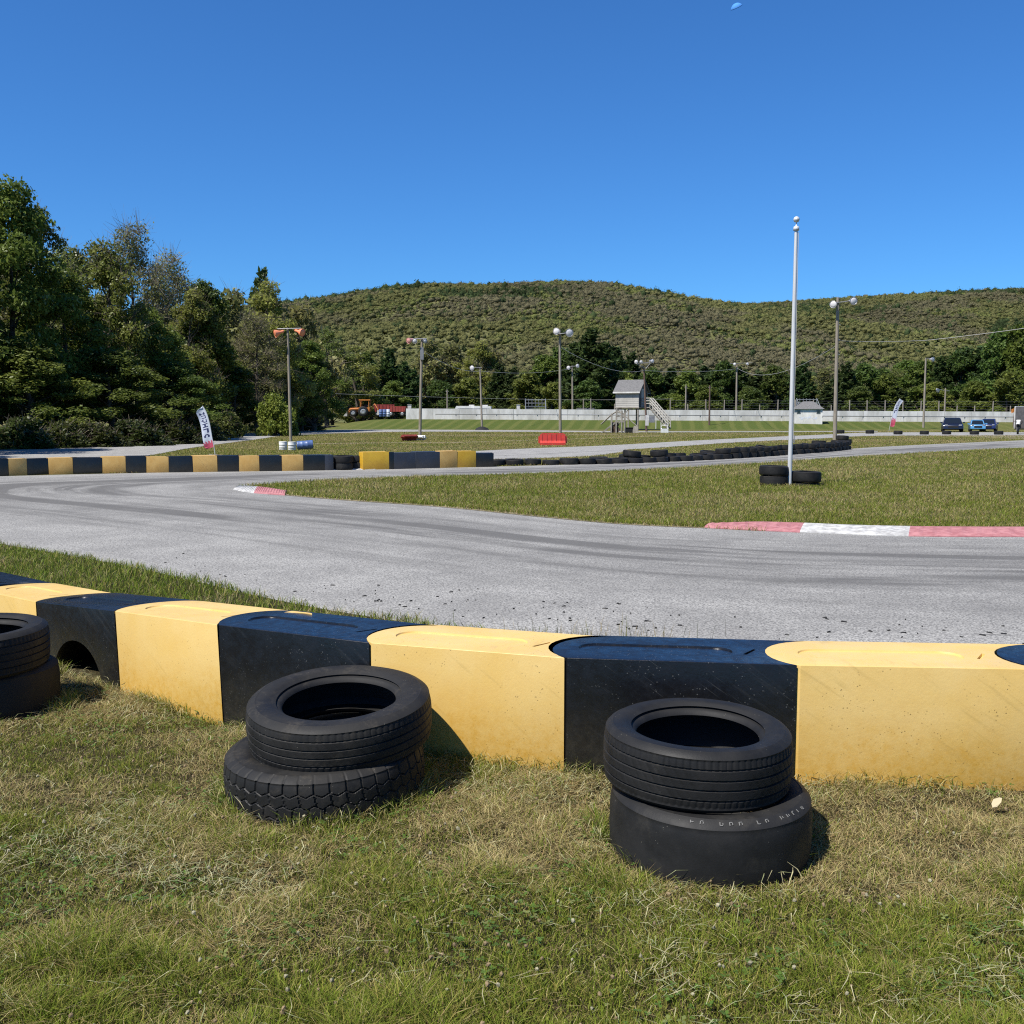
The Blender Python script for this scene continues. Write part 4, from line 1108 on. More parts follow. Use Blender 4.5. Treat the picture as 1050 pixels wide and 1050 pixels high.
P9, top9 = light_pole('thin light pole on the right bank with one white lamp facing right', (946.8, 437.5), 108, (949.4, 367), .12, M['wood_pole'],
    [(954, 368.5, .5, -.8, -.1, 'lamp_white', .3)], [((949, 367.4), (954, 367.6))], zbase=.3)
for (px, yb, yt, lab, mt) in ((703, 424, 395, 'short bare pole behind the white wall just right of the hut stairs', 'wood_pole'), (727.3, 432, 395, 'thin brown pole standing in front of the white wall', 'dark_pole'), (458.7, 421, 399.5, 'short grey pole behind the white wall left of the camper vans', 'wood_pole')):
    D = 124 if yb < 430 else 113
    b = A(px, yb, D); zb = float(bank(b.x, D)); h = A(px, yt, D).z - zb
    t = thing('utility_pole', lab, 'pole', (b.x, D, zb))
    MB().tube([(0, 0, -.1), (0, 0, h)], [.11, .08], 8).build('pole', M[mt], t)
    MB().tube([(-.18, 0, h - .25), (.18, 0, h - .25)], .03, 5).build('crossarm', M['grey_metal'], t)
D = 124; b = A(968.5, 424, D); zb = float(bank(b.x, D)); t = thing('light_pole', 'short light pole behind the right wall with a white lamp on a long arm', 'light pole', (b.x, D, zb), group='wooden floodlight poles round the track')
h = A(968.5, 398, D).z - zb
MB().tube([(0, 0, -.1), (0, 0, h)], [.12, .09], 8).build('pole', M['wood_pole'], t)
lx = A(960.5, 398, D).x - b.x; MB().tube([(.5, 0, h - .35), (0, 0, h - .3), (lx, -.1, h - .1)], .035, 6).build('crossarm', M['grey_metal'], t)
flood(t, Vector((lx, -.2, h - .2)), (0, -.85, -.45), M['lamp_white'], .30)

# overhead cables
def cable(lab, pts, sag=.02, r=.016):
    P = []
    for i in range(len(pts) - 1):
        a, b = Vector(pts[i]), Vector(pts[i + 1]); L = (b - a).length
        for k in range(10):
            u = k / 10; P.append(a.lerp(b, u) + Vector((0, 0, -sag * L * 4 * u * (1 - u))))
    P.append(Vector(pts[-1]))
    o = MB().tube(P, r, 5).build('overhead_cable', M['cable']); tag(o, lab, 'cable', 'overhead cables between the light poles')
dz = Vector((0, 0, -.35))
cable('overhead cable from the pole with pink floodlights down to the slim single lamp pole', [top2 + Vector((0, 0, -.8)), top3 + dz], .012)
cable('overhead cable from the slim single lamp pole towards the pale pole left of the hut', [top3 + dz, top5 + dz], .014)
cable('overhead cable from the pole behind the red barrier to the brown hut pole', [top4 + Vector((0, 0, -1.0)), top6 + dz], .018)
cable('overhead cable from the brown hut pole to the pale pole before the flagpole', [top6 + dz, top7 + Vector((0, 0, -.5))], .006)
cable('overhead cable rising from the pale pole to the tallest light pole', [top7 + Vector((0, 0, -.4)), top8 + Vector((0, 0, -2.9))], .02)
cable('overhead cable from the tallest light pole out over the right edge', [top8 + Vector((0, 0, -2.6)), A(950, 349, 66), A(1120, 326, 62)], .008)
cable('low overhead cable passing behind the raised hut', [A(300, 402, 100), A(590, 410, 127), A(690, 409, 127)], .003, .014)

# ================================================================== FEATHER FLAGS
def feather(label, foot_px, D, pts_spine, width, flip, zbase, texts):
    b = A(foot_px[0], foot_px[1], D); b.z = zbase
    t = thing('feather_flag', label, 'flag', b)
    sp = catmull([tuple(A(p[0], p[1], D) - b) for p in pts_spine], 14)
    MB().tube([(0, 0, -.1)] + [tuple(p) for p in sp], .016, 6).build('pole', M['alu'], t)
    n = len(sp)
    mb = MB(); mats = ['flag_white', 'flag_blue', 'flag_pink']
    rows = []; GLY = ((60, 38, 35, 38), (62, 32, 32, 62), (51, 63, 51, 33), (30, 51, 51, 30), (48, 48, 48, 63), (63, 12, 12, 63)); GLY = [tuple(g) + (0,) for g in GLY]
    cum = np.linspace(0, 1, n)
    for i in range(n):
        u = cum[i]; w_ = width * (min(1, (1 - u) * 5) ** .5 if u > .8 else 1) * (1 if u > .06 else .85)
        rows.append([Vector(sp[i]) + Vector((flip * w_ * v, .03 * math.sin(u * 9 + v * 3) * v, -.10 * v)) for v in np.linspace(0, 1, 11)])
    pr = random.Random(5)
    vs = [v for r_ in rows for v in r_]
    for side in (0, 1):
        off = Vector((0, .004 * (1 if side else -1), 0))
        for i in range(n - 1):
            for j in range(10):
                q = [vs[i * 11 + j], vs[(i + 1) * 11 + j], vs[(i + 1) * 11 + j + 1], vs[i * 11 + j + 1]]
                mi = 2 if cum[i] < texts[0] + .03 * math.sin(j * 2.1) else 0
                if texts[1] < cum[i] < texts[2] and 2 <= j <= 7 and i % 5 != 4 and (GLY[(i // 5) % 6][i % 5] >> (7 - j)) & 1: mi = 1
                mb.add([v + off for v in (q if side == 0 else q[::-1])], [(0, 1, 2, 3)], mi, True)
    link('banner', mb.mesh('banner', [M[k] for k in mats], recalc=False), t)
    MB().tube([(-.25, 0, .02), (.25, 0, .02)], .015, 5).tube([(0, -.25, .02), (0, .25, .02)], .015, 5).build('foot', M['grey_metal'], t)
feather('white feather flag with dark blue print and a pink hem in front of the wood', (221, 467.2), 37.8, [(219.5, 458), (217.5, 449), (214.8, 434), (211.5, 423), (207.6, 416.2)], .34, -1, 0, (.18, .28, .80))
feather('white feather flag with a red hem leaning right, in front of the right bank', (911.5, 441), 98, [(912.5, 437), (914.5, 428), (917.5, 417), (921, 411), (922.6, 408.8)], .42, 1, 0, (.22, .35, .75))

# ================================================================== BARRELS, PLASTIC BARRIERS
def barrel(label, px, py, r, h, mat, lying=None, grp='barrels at the foot of the orange lamp pole'):
    g = G(px, py); t = thing('barrel', label, 'barrel', g, 0, grp)
    o = MB().lathe([(0, 0), (r * .93, 0), (r * .98, .02), (r, h * .12), (r * .97, h * .32), (r * 1.03, h * .34), (r * .98, h * .37), (r * .97, h * .64), (r * 1.03, h * .66), (r * .98, h * .69), (r, h * .9), (r * .96, h)], 20).build('drum', mat, t)
    MB().lathe([(0, h - .015), (r * .9, h - .015), (r * .97, h + .012), (r * 1.0, h + .008), (r * 1.0, h - .02)], 20).build('rim', mat, t)
    if lying: t.rotation_euler = (PI / 2 * .96, 0, lying); t.location.z = r
    return t
barrel('white barrel on the left at the foot of the orange lamp pole', 290.2, 461.5, .17, .36, M['white_plastic'])
barrel('white barrel in the middle, between the other white one and the blue drum', 299.3, 461.8, .17, .36, M['white_plastic'])
barrel('blue drum lying on its side right of the two white barrels', 304.5, 461.2, .19, .68, M['blue_plastic'], PI / 2 + .25)

def jersey(label, g, L, H, W, mat, rz=0.0, slots=5, tilt=0.0, name='plastic_barrier'):
    t = thing(name, label, 'barrier', g, rz)
    W2 = W * .55
    prof = [(-W / 2, 0), (W / 2, 0), (W / 2, H * .22), (W2 / 2, H * .42), (W2 / 2 * .8, H), (-W2 / 2 * .8, H), (-W2 / 2, H * .42), (-W / 2, H * .22)]
    n = slots * 2 + 1; xs = np.linspace(-L / 2, L / 2, n + 1); mb = MB()
    for k in range(n):                      # ribbed body: panels alternately set back
        s = .80 if k % 2 else 1.0
        mb.prism([(p[0] * (s if p[1] > H * .3 else 1), p[1] * (1 if k % 2 == 0 else .97)) for p in prof], 'x', xs[k] + .0, xs[k + 1] - .0015)
    mb.build('body', mat, t, sharp=30)
    MB().box((0, 0, H + .025), (L * .86, W2 * .5, .05)).build('top_rail', mat, t)
    for s in (-1, 1): MB().box((s * (L / 2 + .04), 0, H * .5), (.085, W2 * .4, H * .62)).build('end_lug', mat, t)
    t.rotation_euler.x = tilt
    return t
g = G(566.8, 456.6); jersey('red plastic barrier with ribbed sides in front of a light pole', (g.x, g.y + .2, 0), 1.28, .56, .45, M['red_plastic'], .03)
g = G(419, 452); jersey('red plastic barrier toppled over at the foot of the pink lamp pole', (g.x, g.y, .16), .85, .42, .36, M['red_paint'], .35, 3, 1.2)
g = G(430.5, 451.4); jersey('white plastic barrier piece lying beside the toppled red one', (g.x, g.y, .12), .75, .4, .34, M['white_plastic'], -.3, 3, 1.3)
g = G(681.3, 443.8); t = thing('white_crate', 'small white frame standing on the grass right of the hut pole', 'crate', g)
MB().box((0, 0, .18), (.62, .35, .36)).build('base', M['white_plastic'], t)
MB().tube([(-.27, 0, .36), (-.22, 0, .66), (.22, 0, .66), (.27, 0, .36)], .045, 6).build('handle', M['white_plastic'], t)

def cone(label, px, py, Hc):
    g = G(px, py); t = thing('traffic_cone', label, 'traffic cone', g)
    MB().box((0, 0, .02), (.19, .19, .04)).build('foot', M['cone'], t)
    MB().lathe([(.085, .04), (.068, Hc * .35), (.028, Hc), (0, Hc + .005)], 16).build('cone', M['cone'], t)
cone('orange traffic cone beside the tire row just right of the flagpole', 820.5, 465.0, .25)
cone('orange traffic cone at the right end of the tire row', 868.5, 460.6, .25)

# ================================================================== WHITE WALL, RAIL, CATCH FENCE
t = thing('track_wall', 'long weathered white wall along the top of the far bank', 'wall', (0, 0, 0))
xs = np.concatenate([[-12.6], np.arange(-9.4, 76, 3.2)])
for a, b in zip(xs[:-1], xs[1:]):
    z0, z1 = float(bank(a, 120)), float(bank(b, 120))
    mb = MB(); hh = 1.25 + random.uniform(-.02, .02); yo = random.uniform(-.015, .015)
    mb.prism([(a + .012, z0 - .3), (b - .012, z1 - .3), (b - .012, z1 + hh), (a + .012, z0 + hh)], 'y', 119.93 + yo, 120.1 + yo)
    mb.build('panel', M['wall_white'], t)
t = thing('guard_rail', 'low pale rail on posts in front of the white wall', 'rail')
mb = MB(); xs2 = np.arange(-9, 74, 2.4)
mb.tube([(x, 118.9, float(bank(x, 118.9)) + .62) for x in xs2], .06, 6)
mb.build('rail', M['grey_metal'], t)
for x in xs2: MB().box((x, 118.98, float(bank(x, 118.9)) + .3), (.1, .1, .75)).build('post', M['white_paint'], t)
t = thing('catch_fence', 'catch fence of pale posts and thin wires behind the right half of the white wall', 'fence')
xs3 = np.concatenate([[8.6, 9.5, 12.3]] + [np.arange(19, 73, 2.15)])
for x in xs3: MB().tube([(x, 121.2, 1.0), (x + random.uniform(-.05, .05), 121.2, float(bank(x, 121)) + random.choice((2.5, 2.6, 1.95, 2.55)))], .075, 6).build('post', M['wood_pole'], t)
mb = MB()
for z in (1.45, 1.8, 2.1, 2.4): mb.tube([(x, 121.28, float(bank(x, 121)) + z) for x in (19, 40, 72)], .006, 4)
mb.build('wire', M['grey_metal'], t)

# ================================================================== RAISED HUT
hD = 105.0
hb = A(647.5, 420, hD); zb = float(bank(hb.x, hD))
t = thing('raised_hut', 'small grey wooden hut on stilts with a gable roof and white stairs', 'hut', (hb.x, hD, zb), math.radians(-25))
zf = A(640, 417.4, hD - 1).z - zb; zt = A(640, 400.8, hD - 1).z - zb; zr = A(648, 390.3, hD).z - zb
W_, D_ = 2.5, 2.9
nb = 9
for s, nm in ((-1, 'front_wall'), (1, 'back_wall')):
    mb = MB()
    for k in range(nb):      # lapped siding
        za, zb2 = zf + (zt - zf) * k / nb, zf + (zt - zf) * (k + 1) / nb
        mb.prism([(s * (D_ / 2 + .018), za), (s * (D_ / 2 + .002), zb2), (s * (D_ / 2 - .06), zb2), (s * (D_ / 2 - .06), za)], 'x', -W_ / 2, W_ / 2)
    mb.build(nm, M['siding'], t)
for s in (-1, 1): MB().prism([(-D_ / 2 + .065, zf), (D_ / 2 - .065, zf), (D_ / 2 - .065, zt), (0, zr - .1), (-D_ / 2 + .065, zt)], 'x', s * (W_ / 2 - .05), s * W_ / 2).build('gable_wall', M['dark_side'], t)  # gable ends coloured darker for the shade on the sun-averted side
MB().box((0, 0, zf - .06), (W_ + .1, D_ + .1, .12)).build('floor', M['deck_wood'], t)
mb = MB(); ov = .28
for s in (-1, 1):
    sl = (zr - zt) / (D_ / 2)
    mb.prism([(0, zr), (s * (D_ / 2 + ov), zt - sl * ov), (s * (D_ / 2 + ov), zt - sl * ov + .09), (0, zr + .09)], 'x', -W_ / 2 - .2, W_ / 2 + .2)
mb.build('roof', M['shingle'], t)
for s in (-1, 1): MB().box((0, s * (D_ / 2 + ov + .012), zt - sl * ov + .03), (W_ + .4, .02, .15)).build('fascia', M['white_paint'], t)
MB().box((W_ / 2 + .012, -.25, zf + .95), (.03, .8, 1.85)).build('door', M['siding'], t)
MB().box((W_ / 2 + .015, .8, zf + 1.15), (.03, .55, .6)).build('window', M['glass'], t)
for (x, y) in ((-1, -1), (1, -1), (-1, 1), (1, 1), (.1, -1), (.1, 1)): MB().box((x * (W_ / 2 - .1), y * (D_ / 2 - .12), zf / 2 - .1), (.12, .12, zf - .05)).build('leg', M['deck_wood'], t)
mb = MB()
mb.tube([(-W_ / 2 + .1, -D_ / 2 + .1, zf - .2), (W_ / 2 - .1, -D_ / 2 + .1, .35)], .05, 4); mb.tube([(-W_ / 2 + .1, -D_ / 2 + .05, .2), (.1, -D_ / 2 + .05, zf - .2)], .05, 4)
mb.build('brace', M['deck_wood'], t)
# landing, stairs and railings on the right
MB().box((W_ / 2 + .5, -.25, zf - .05), (.95, 1.0, .09)).build('landing', M['deck_wood'], t)
st = MB(); x0 = W_ / 2 + .98; run, rise = 1.9, zf - .25
for k in range(8): st.box((x0 + run * (k + .5) / 8, -.25, zf - .05 - rise * (k + 1) / 8.4), (.27, .85, .05))
for s in (-1, 1): st.tube([(x0 - .05, -.25 + s * .45, zf - .1), (x0 + run, -.25 + s * .45, .15)], .07, 4)
st.build('stairs', M['deck_wood'], t)
for s in (-1, 1):
    mb = MB()
    for hh in (.35, .62, .9):
        mb.tube([(W_ / 2 + .06, -.25 + s * .5, zf + hh), (x0, -.25 + s * .5, zf + hh), (x0 + run, -.25 + s * .5, .25 + hh)], .055, 4)
    for k in range(8):
        u = k / 7; mb.box((x0 + run * u, -.25 + s * .5, zf + (.25 - zf) * u + .42), (.07, .06, .95))
    for x in (W_ / 2 + .08, W_ / 2 + .5): mb.box((x, -.25 + s * .5, zf + .42), (.05, .05, .95))
    mb.build('railing', M['siding'], t)
# second lower white rail
g = A(674.5, 430, 109); t = thing('white_railing', 'short white railing sloping down right of the hut stairs', 'railing', (g.x, 109, float(bank(g.x, 109))))
mb = MB()
for hh in (1.1, .75): mb.tube([(-.2, 0, hh + .55), (.35, 0, hh + .5), (1.15, 0, hh - .35)], .05, 4)
for (x, z) in ((-.2, 1.65), (.35, 1.6), (1.15, .75)): mb.box((x, 0, z / 2), (.08, .08, z))
mb.build('rails', M['white_paint'], t)

# viewing platform with a ramp in front of the hut
g = G(628, 444.0); t = thing('viewing_platform', 'weathered wooden platform with a ramp and railings in front of the hut', 'platform', (g.x, g.y, 0), math.radians(-8))
k = g.y / F
def X(px): return (px - 628) * k
def Zp(py): return CAMH - (py - 426) * k
mb = MB(); mb.prism([(X(616), .0), (X(618), .0), (X(632.5), Zp(433.2)), (X(631.5), Zp(431.6))], 'y', -.55, .55); mb.build('ramp', M['deck_wood'], t)
mb = MB(); mb.box(((X(631) + X(641)) / 2, 0, Zp(432.4)), (X(641) - X(631), 1.3, .1)); mb.build('deck', M['deck_wood'], t)
for (px, top) in ((627, 424), (632, 419), (637.5, 421), (640.5, 424)):
    for y in (-.6, .6): MB().box((X(px), y, Zp(top) / 2), (.11, .11, Zp(top))).build('post', M['deck_wood'], t)
mb = MB()
for y in (-.6, .6):
    mb.tube([(X(616.5), y, .75), (X(627), y, Zp(425)), (X(632), y, Zp(422)), (X(640.5), y, Zp(424.5))], .045, 4); mb.tube([(X(632), y, Zp(426.5)), (X(640.5), y, Zp(428))], .04, 4)
mb.build('handrail', M['deck_wood'], t)
mb = MB()
for i, (x, z) in enumerate(((628.5, .28), (630.5, .3), (632.5, .28), (629.6, .72), (631.6, .72))): mb.tube([(X(x), -.5, z), (X(x), .5, z)], .24, 10)
mb.build('log_pile', M['dark_pole'], t)
g = G(645.3, 443.6); t = thing('tire_box', 'low dark box on the ground right of the wooden platform', 'box', g)
MB().box((0, 0, .2), (.75, .5, .4)).build('box', M['chip'], t); MB().box((0, 0, .43), (.82, .56, .05)).build('lid', M['rubber_dusty'], t)
g = G(651.5, 444); t = thing('a_frame_board', 'small grey A frame board standing between the platform and the hut pole', 'board', g)
for s in (-1, 1):
    R = Matrix.Rotation(s * .22, 3, 'X')
    MB().prism([(-.28, 0), (.28, 0), (.13, .62), (-.13, .62)], 'y', -.02, .02, M=Matrix.Translation((0, s * .15, 0)) @ R.to_4x4()).build('panel', M['deck_wood'], t)

# ================================================================== SMALL BUILDING WITH HIP ROOF
sD = 116.0; b = A(828, 432, sD); zb = float(bank(b.x, sD))
t = thing('ticket_booth', 'small pale block building with a grey hip roof in front of the white wall', 'building', (b.x, sD, zb), math.radians(-14))
w2, d2 = 1.55, 1.5
zt = A(828, 419.2, sD).z - zb; zr = A(828, 411.6, sD).z - zb
MB().box((0, 0, zt / 2 - .1), (2 * w2, 2 * d2, zt + .2)).build('wall', M['wall_white'], t)
mb = MB(); o_ = .22; e = .55
vs = [(-w2 - o_, -d2 - o_, zt - .03), (w2 + o_, -d2 - o_, zt - .03), (w2 + o_, d2 + o_, zt - .03), (-w2 - o_, d2 + o_, zt - .03), (-e, 0, zr), (e, 0, zr)]
mb.add(vs, [(3, 2, 1, 0), (0, 1, 5, 4), (1, 2, 5), (2, 3, 4, 5), (3, 0, 4)]); mb.build('roof', M['shingle'], t)
for x in (-1.05, 1.1):
    f = MB().box((x, -d2 - .02, zt - .35), (.42, .05, .38)).build('window', M['grey_metal'], t)
    MB().box((x, -d2 - .048, zt - .35), (.3, .02, .28)).build('pane', M['glass'], f)
mb = MB(); pr = random.Random(2)
for k in range(9): mb.box((-.9 + k * .22, -d2 - .004, .55 + pr.uniform(-.08, .08)), (pr.uniform(.08, .18), .008, pr.uniform(.08, .3)), rz=0)
mb.build('faded_lettering', M['flag_white'], t)
MB().box((w2 + .015, .2, .75), (.04, .7, 1.5)).build('door', M['dark_side'], t)

# ================================================================== BLEACHERS behind the wall
def bleacher(label, px, D, wpx, base_py, top_py, rz):
    b = A(px, base_py, D); zb = float(bank(b.x, D)); t = thing('bleachers', label, 'bleachers', (b.x, D, zb), rz)
    w_ = wpx * D / F; h = A(px, top_py, D).z - zb; n = 6
    mb = MB()
    for k in range(n): mb.box((0, k * .6, .45 + (h - 1.4) * k / (n - 1)), (w_, .28, .05)); mb.box((0, k * .6 - .28, .2 + (h - 1.4) * k / (n - 1)), (w_, .25, .04))
    mb.build('benches', M['steel'], t)
    for s in (-1, 1):
        mb = MB(); x = s * w_ / 2
        mb.tube([(x, 0, .9), (x, (n - 1) * .6, h)], .04, 5); mb.tube([(x, 0, .5), (x, (n - 1) * .6, h - .6)], .03, 5)
        for k in range(n): mb.tube([(x, k * .6, 0), (x, k * .6, .9 + (h - .9) * k / (n - 1))], .035, 5)
        mb.build('side_rail', M['steel'], t)
    mb = MB()
    for q in (.15, .55, 1.0): mb.tube([(-w_ / 2, (n - 1) * .6, h - q), (w_ / 2, (n - 1) * .6, h - q)], .035, 5)
    for k in range(7): mb.tube([(-w_ / 2 + w_ * k / 6, (n - 1) * .6, h), (-w_ / 2 + w_ * k / 6, (n - 1) * .6, h - 1.1)], .025, 4)
    mb.build('back_rail', M['steel'], t)
bleacher('empty metal bleachers behind the white wall left of the big round lamps', 549.5, 126, 21, 420, 408.5, 0)
bleacher('metal bleachers rising behind the small hip roofed building', 834, 126, 21, 420, 408, 0)

# low white structure and a dark wall section behind the wall
g = A(600.5, 424, 122.5); t = thing('white_shed', 'low grey topped white shed behind the wall under the pale light pole', 'shed', (g.x, 122.5, 1.0))
MB().box((0, 0, .55), (1.9, 1.4, 1.5)).build('wall', M['white_paint'], t); MB().box((0, 0, 1.34), (2.1, 1.6, .12)).build('roof', M['shingle'], t)

# ================================================================== VEHICLES
def wheel(parent, c, r, w_, axis_rot=PI / 2):
    Mx = Matrix.Translation(c) @ Matrix.Rotation(PI / 2, 4, 'X')
    o = MB().lathe([(r * .62, -w_ / 2), (r * .92, -w_ / 2), (r, -w_ * .35), (r, w_ * .35), (r * .92, w_ / 2), (r * .62, w_ / 2)], 20, M=Mx).build('wheel', M['rubber'], parent)
    MB().lathe([(0, -w_ * .32), (r * .25, -w_ * .36), (r * .6, -w_ * .42), (r * .63, -w_ * .2), (r * .63, w_ * .2), (r * .6, w_ * .42), (r * .25, w_ * .36), (0, w_ * .32)], 16, M=Mx).build('rim', M['steel'], o)
    return o
def car(label, loc, rz, paint, L, W, H, hood=.30, tail=.04, roof0=.42, roof1=.86, grp='parked cars at the right bank'):
    t = thing('parked_car', label, 'car', loc, rz, grp); hl, hw = L / 2, W / 2; belt = H * .60
    X = lambda u: -hl + L * u      # u=0 nose
    body = [(X(0.0), .30), (X(.0), .52), (X(.015), .62), (X(.06), belt * .84), (X(hood), belt), (X(.5), belt + .02), (X(1 - tail), belt + .02), (X(.995), belt * .8), (X(1), .5), (X(.99), .28), (X(.9), .22), (X(.1), .2)]
    mb = MB(); n = len(body); rings = []
    for (y, s) in ((-1, .90), (-.93, .975), (-.6, 1), (.6, 1), (.93, .975), (1, .90)): rings.append([Vector((p[0] * (s if abs(p[0]) > hl * .8 else 1), y * hw, .2 + (p[1] - .2) * (s if p[1] > .5 else 1))) for p in body])
    vs = [v for r_ in rings for v in r_]
    fs = [(i * n + j, (i + 1) * n + j, (i + 1) * n + (j + 1) % n, i * n + (j + 1) % n) for i in range(5) for j in range(n)] + [tuple(range(n)), tuple(reversed(range(5 * n, 6 * n)))]
    mb.add(vs, fs); mb.build('body', paint, t, sharp=32)
    # cabin
    c0, c1, r0, r1 = X(hood - .02), X(1 - tail - .005), X(roof0), X(roof1)
    def loop(z, x0, x1, w_): return [Vector((x0, -w_, z)), Vector((x1, -w_, z)), Vector((x1, w_, z)), Vector((x0, w_, z))]
    lo_ = loop(belt - .02, c0, c1, hw * .93); hi_ = loop(H - .03, r0, r1, hw * .74); tp = loop(H, r0 + .15, r1 - .12, hw * .62)
    mb = MB(); mb.add(lo_ + hi_ + tp, [(0, 1, 5, 4), (1, 2, 6, 5), (2, 3, 7, 6), (3, 0, 4, 7), (4, 5, 9, 8), (5, 6, 10, 9), (6, 7, 11, 10), (7, 4, 8, 11), (8, 9, 10, 11)])
    mb.build('cabin', paint, t, sharp=50)
    def pane(nm, a, b, c, d, ins=.09):
        ctr = (a + b + c + d) / 4; nrm = (b - a).cross(d - a).normalized(); 
        if nrm.dot(ctr - Vector((0, 0, H * .75))) < 0: nrm = -nrm
        q = [ctr + (p - ctr) * (1 - ins * 1.6) + nrm * .012 for p in (a, b, c, d)]; q2 = [p - nrm * .02 for p in q]
        MB().add(q + q2, [(0, 1, 2, 3), (7, 6, 5, 4)] + [(i, (i + 1) % 4, 4 + (i + 1) % 4, 4 + i) for i in range(4)]).build(nm, M['glass'], t)
    pane('windscreen', lo_[3], lo_[0], hi_[0], hi_[3]); pane('rear_window', lo_[1], lo_[2], hi_[2], hi_[1])
    for (i, j) in ((0, 1), (3, 2)):
        m0, m1 = lo_[i].lerp(lo_[j], .5), hi_[i].lerp(hi_[j], .45)
        pane('side_window', lo_[i], m0, m1, hi_[i], .08); pane('side_window', m0, lo_[j], hi_[j], m1, .08)
    for s in (-1, 1):
        MB().box((X(.012), s * hw * .68, .64), (.08, hw * .28, .10)).build('headlight', M['headlight'], t)
        MB().box((X(.992), s * hw * .78, .72), (.06, hw * .26, .18)).build('tail_light', M['tail'], t)
        MB().box((X(hood + .07), s * (hw + .08), belt + .08), (.12, .18, .12)).build('mirror', paint, t)
        for u in (.185, .80): wheel(t, (X(u), s * (hw - .09), .32), .32, .21)
    MB().box((X(.0) - .01, 0, .48), (.04, hw * 1.0, .16)).build('grille', M['chip'], t)
    MB().box((X(1.0) + .012, 0, .55), (.02, .32, .12)).build('number_plate', M['white_plastic'], t)
    return t
g = G(985.5, 443.2); car('dark navy hatchback parked facing the track in front of the right bank', (g.x, g.y + 1.9, 0), math.radians(69), M['navy_paint'], 4.1, 1.72, 1.30, .26, .03, .40, .85)
g = G(1012, 443.0); car('light blue car parked between the navy hatchback and the deep blue car', (g.x, g.y + 2.0, 0), math.radians(68), M['blue_paint'], 3.9, 1.32, 1.1, .32, .10, .46, .80)
g = G(1025, 442.8); car('deep blue car parked right of the light blue one', (g.x + .1, g.y + 2.4, 0), math.radians(62), M['deep_blue_paint'], 4.0, 1.4, 1.18, .30, .08, .44, .82)
# box trailer at the right edge
g = G(1074, 445.5); t = thing('box_trailer', 'dark box trailer with a pale frame cut by the right edge of the photo', 'trailer', (g.x, g.y + 1.4, 0), math.radians(12))
MB().box((0, 0, 1.35), (2.9, 1.9, 1.7)).build('body', M['dark_side'], t)
mb = MB()
for s in (-1, 1):
    for z in (.5, 2.2): mb.box((0, s * .96, z), (2.96, .09, .1))
    for x in (-1.45, 1.45): mb.box((x, s * .962, 1.35), (.09, .094, 1.62))
mb.build('frame', M['white_paint'], t)
for s in (-1, 1): wheel(t, (.1, s * .88, .3), .3, .2)
MB().tube([(-1.45, -.5, .42), (-2.2, 0, .42), (-1.45, .5, .42)], .05, 6).build('drawbar', M['chip'], t)
# motorbike beside it, white screen
g = G(1043.5, 445.2); t = thing('motorbike', 'white and black motorbike parked beside the box trailer', 'motorbike', (g.x - .15, g.y - .3, 0), math.radians(62))
for x in (-.62, .62):
    wheel(t, (x, 0, .3), .3, .12)
MB().tube([(-.62, 0, .3), (-.35, 0, .62), (.1, 0, .7), (.45, 0, .8)], [.04, .09, .12, .05], 8).build('frame', M['chip'], t)
MB().box((-.05, 0, .42), (.4, .22, .34)).build('engine', M['grey_metal'], t)
mb = MB(); mb.lathe([(0, -.12), (.12, -.1), (.17, 0), (.13, .12), (0, .16)], 12, M=Matrix.Translation((.12, 0, .82)) @ Matrix.Rotation(PI / 2, 4, 'Y')); mb.build('tank', M['white_plastic'], t)
MB().prism([(.38, .75), (.62, .68), (.66, .9), (.5, 1.15), (.42, 1.05)], 'y', -.14, .14).build('fairing', M['white_plastic'], t)
MB().box((-.38, 0, .78), (.55, .2, .09)).build('seat', M['chip'], t)
MB().tube([(.62, 0, .3), (.42, 0, .95)], .035, 6).build('fork', M['steel'], t)
MB().tube([(.38, -.33, 1.0), (.42, 0, .97), (.38, .33, 1.0)], .018, 6).build('handlebar', M['chip'], t)
# orange marshal flag by the trailer
g = A(1039, 432, 112); t = thing('marshal_flag', 'orange flag on a dark post in front of the wall by the right edge', 'flag', (g.x, 112, float(bank(g.x, 112))))
hh = A(1040, 418, 112).z - t.location.z
MB().tube([(0, 0, 0), (.12, 0, hh)], .05, 6).build('pole', M['dark_pole'], t)
mb = MB(); cols = 6
top = [(.11 - .07 * k * 1.0, .05 * math.sin(k * 1.3), hh - .02 - .03 * k) for k in range(cols)]; bot = [(.08 - .065 * k, .05 * math.sin(k * 1.3 + .4), hh - .5 - .02 * k) for k in range(cols)]
for oy in (0, .006): mb.add([(x, y + oy, z) for x, y, z in top + bot], [(k, k + 1, cols + k + 1, cols + k) for k in range(cols - 1)], 0, True)
mb.build('cloth', M['orange'], t)

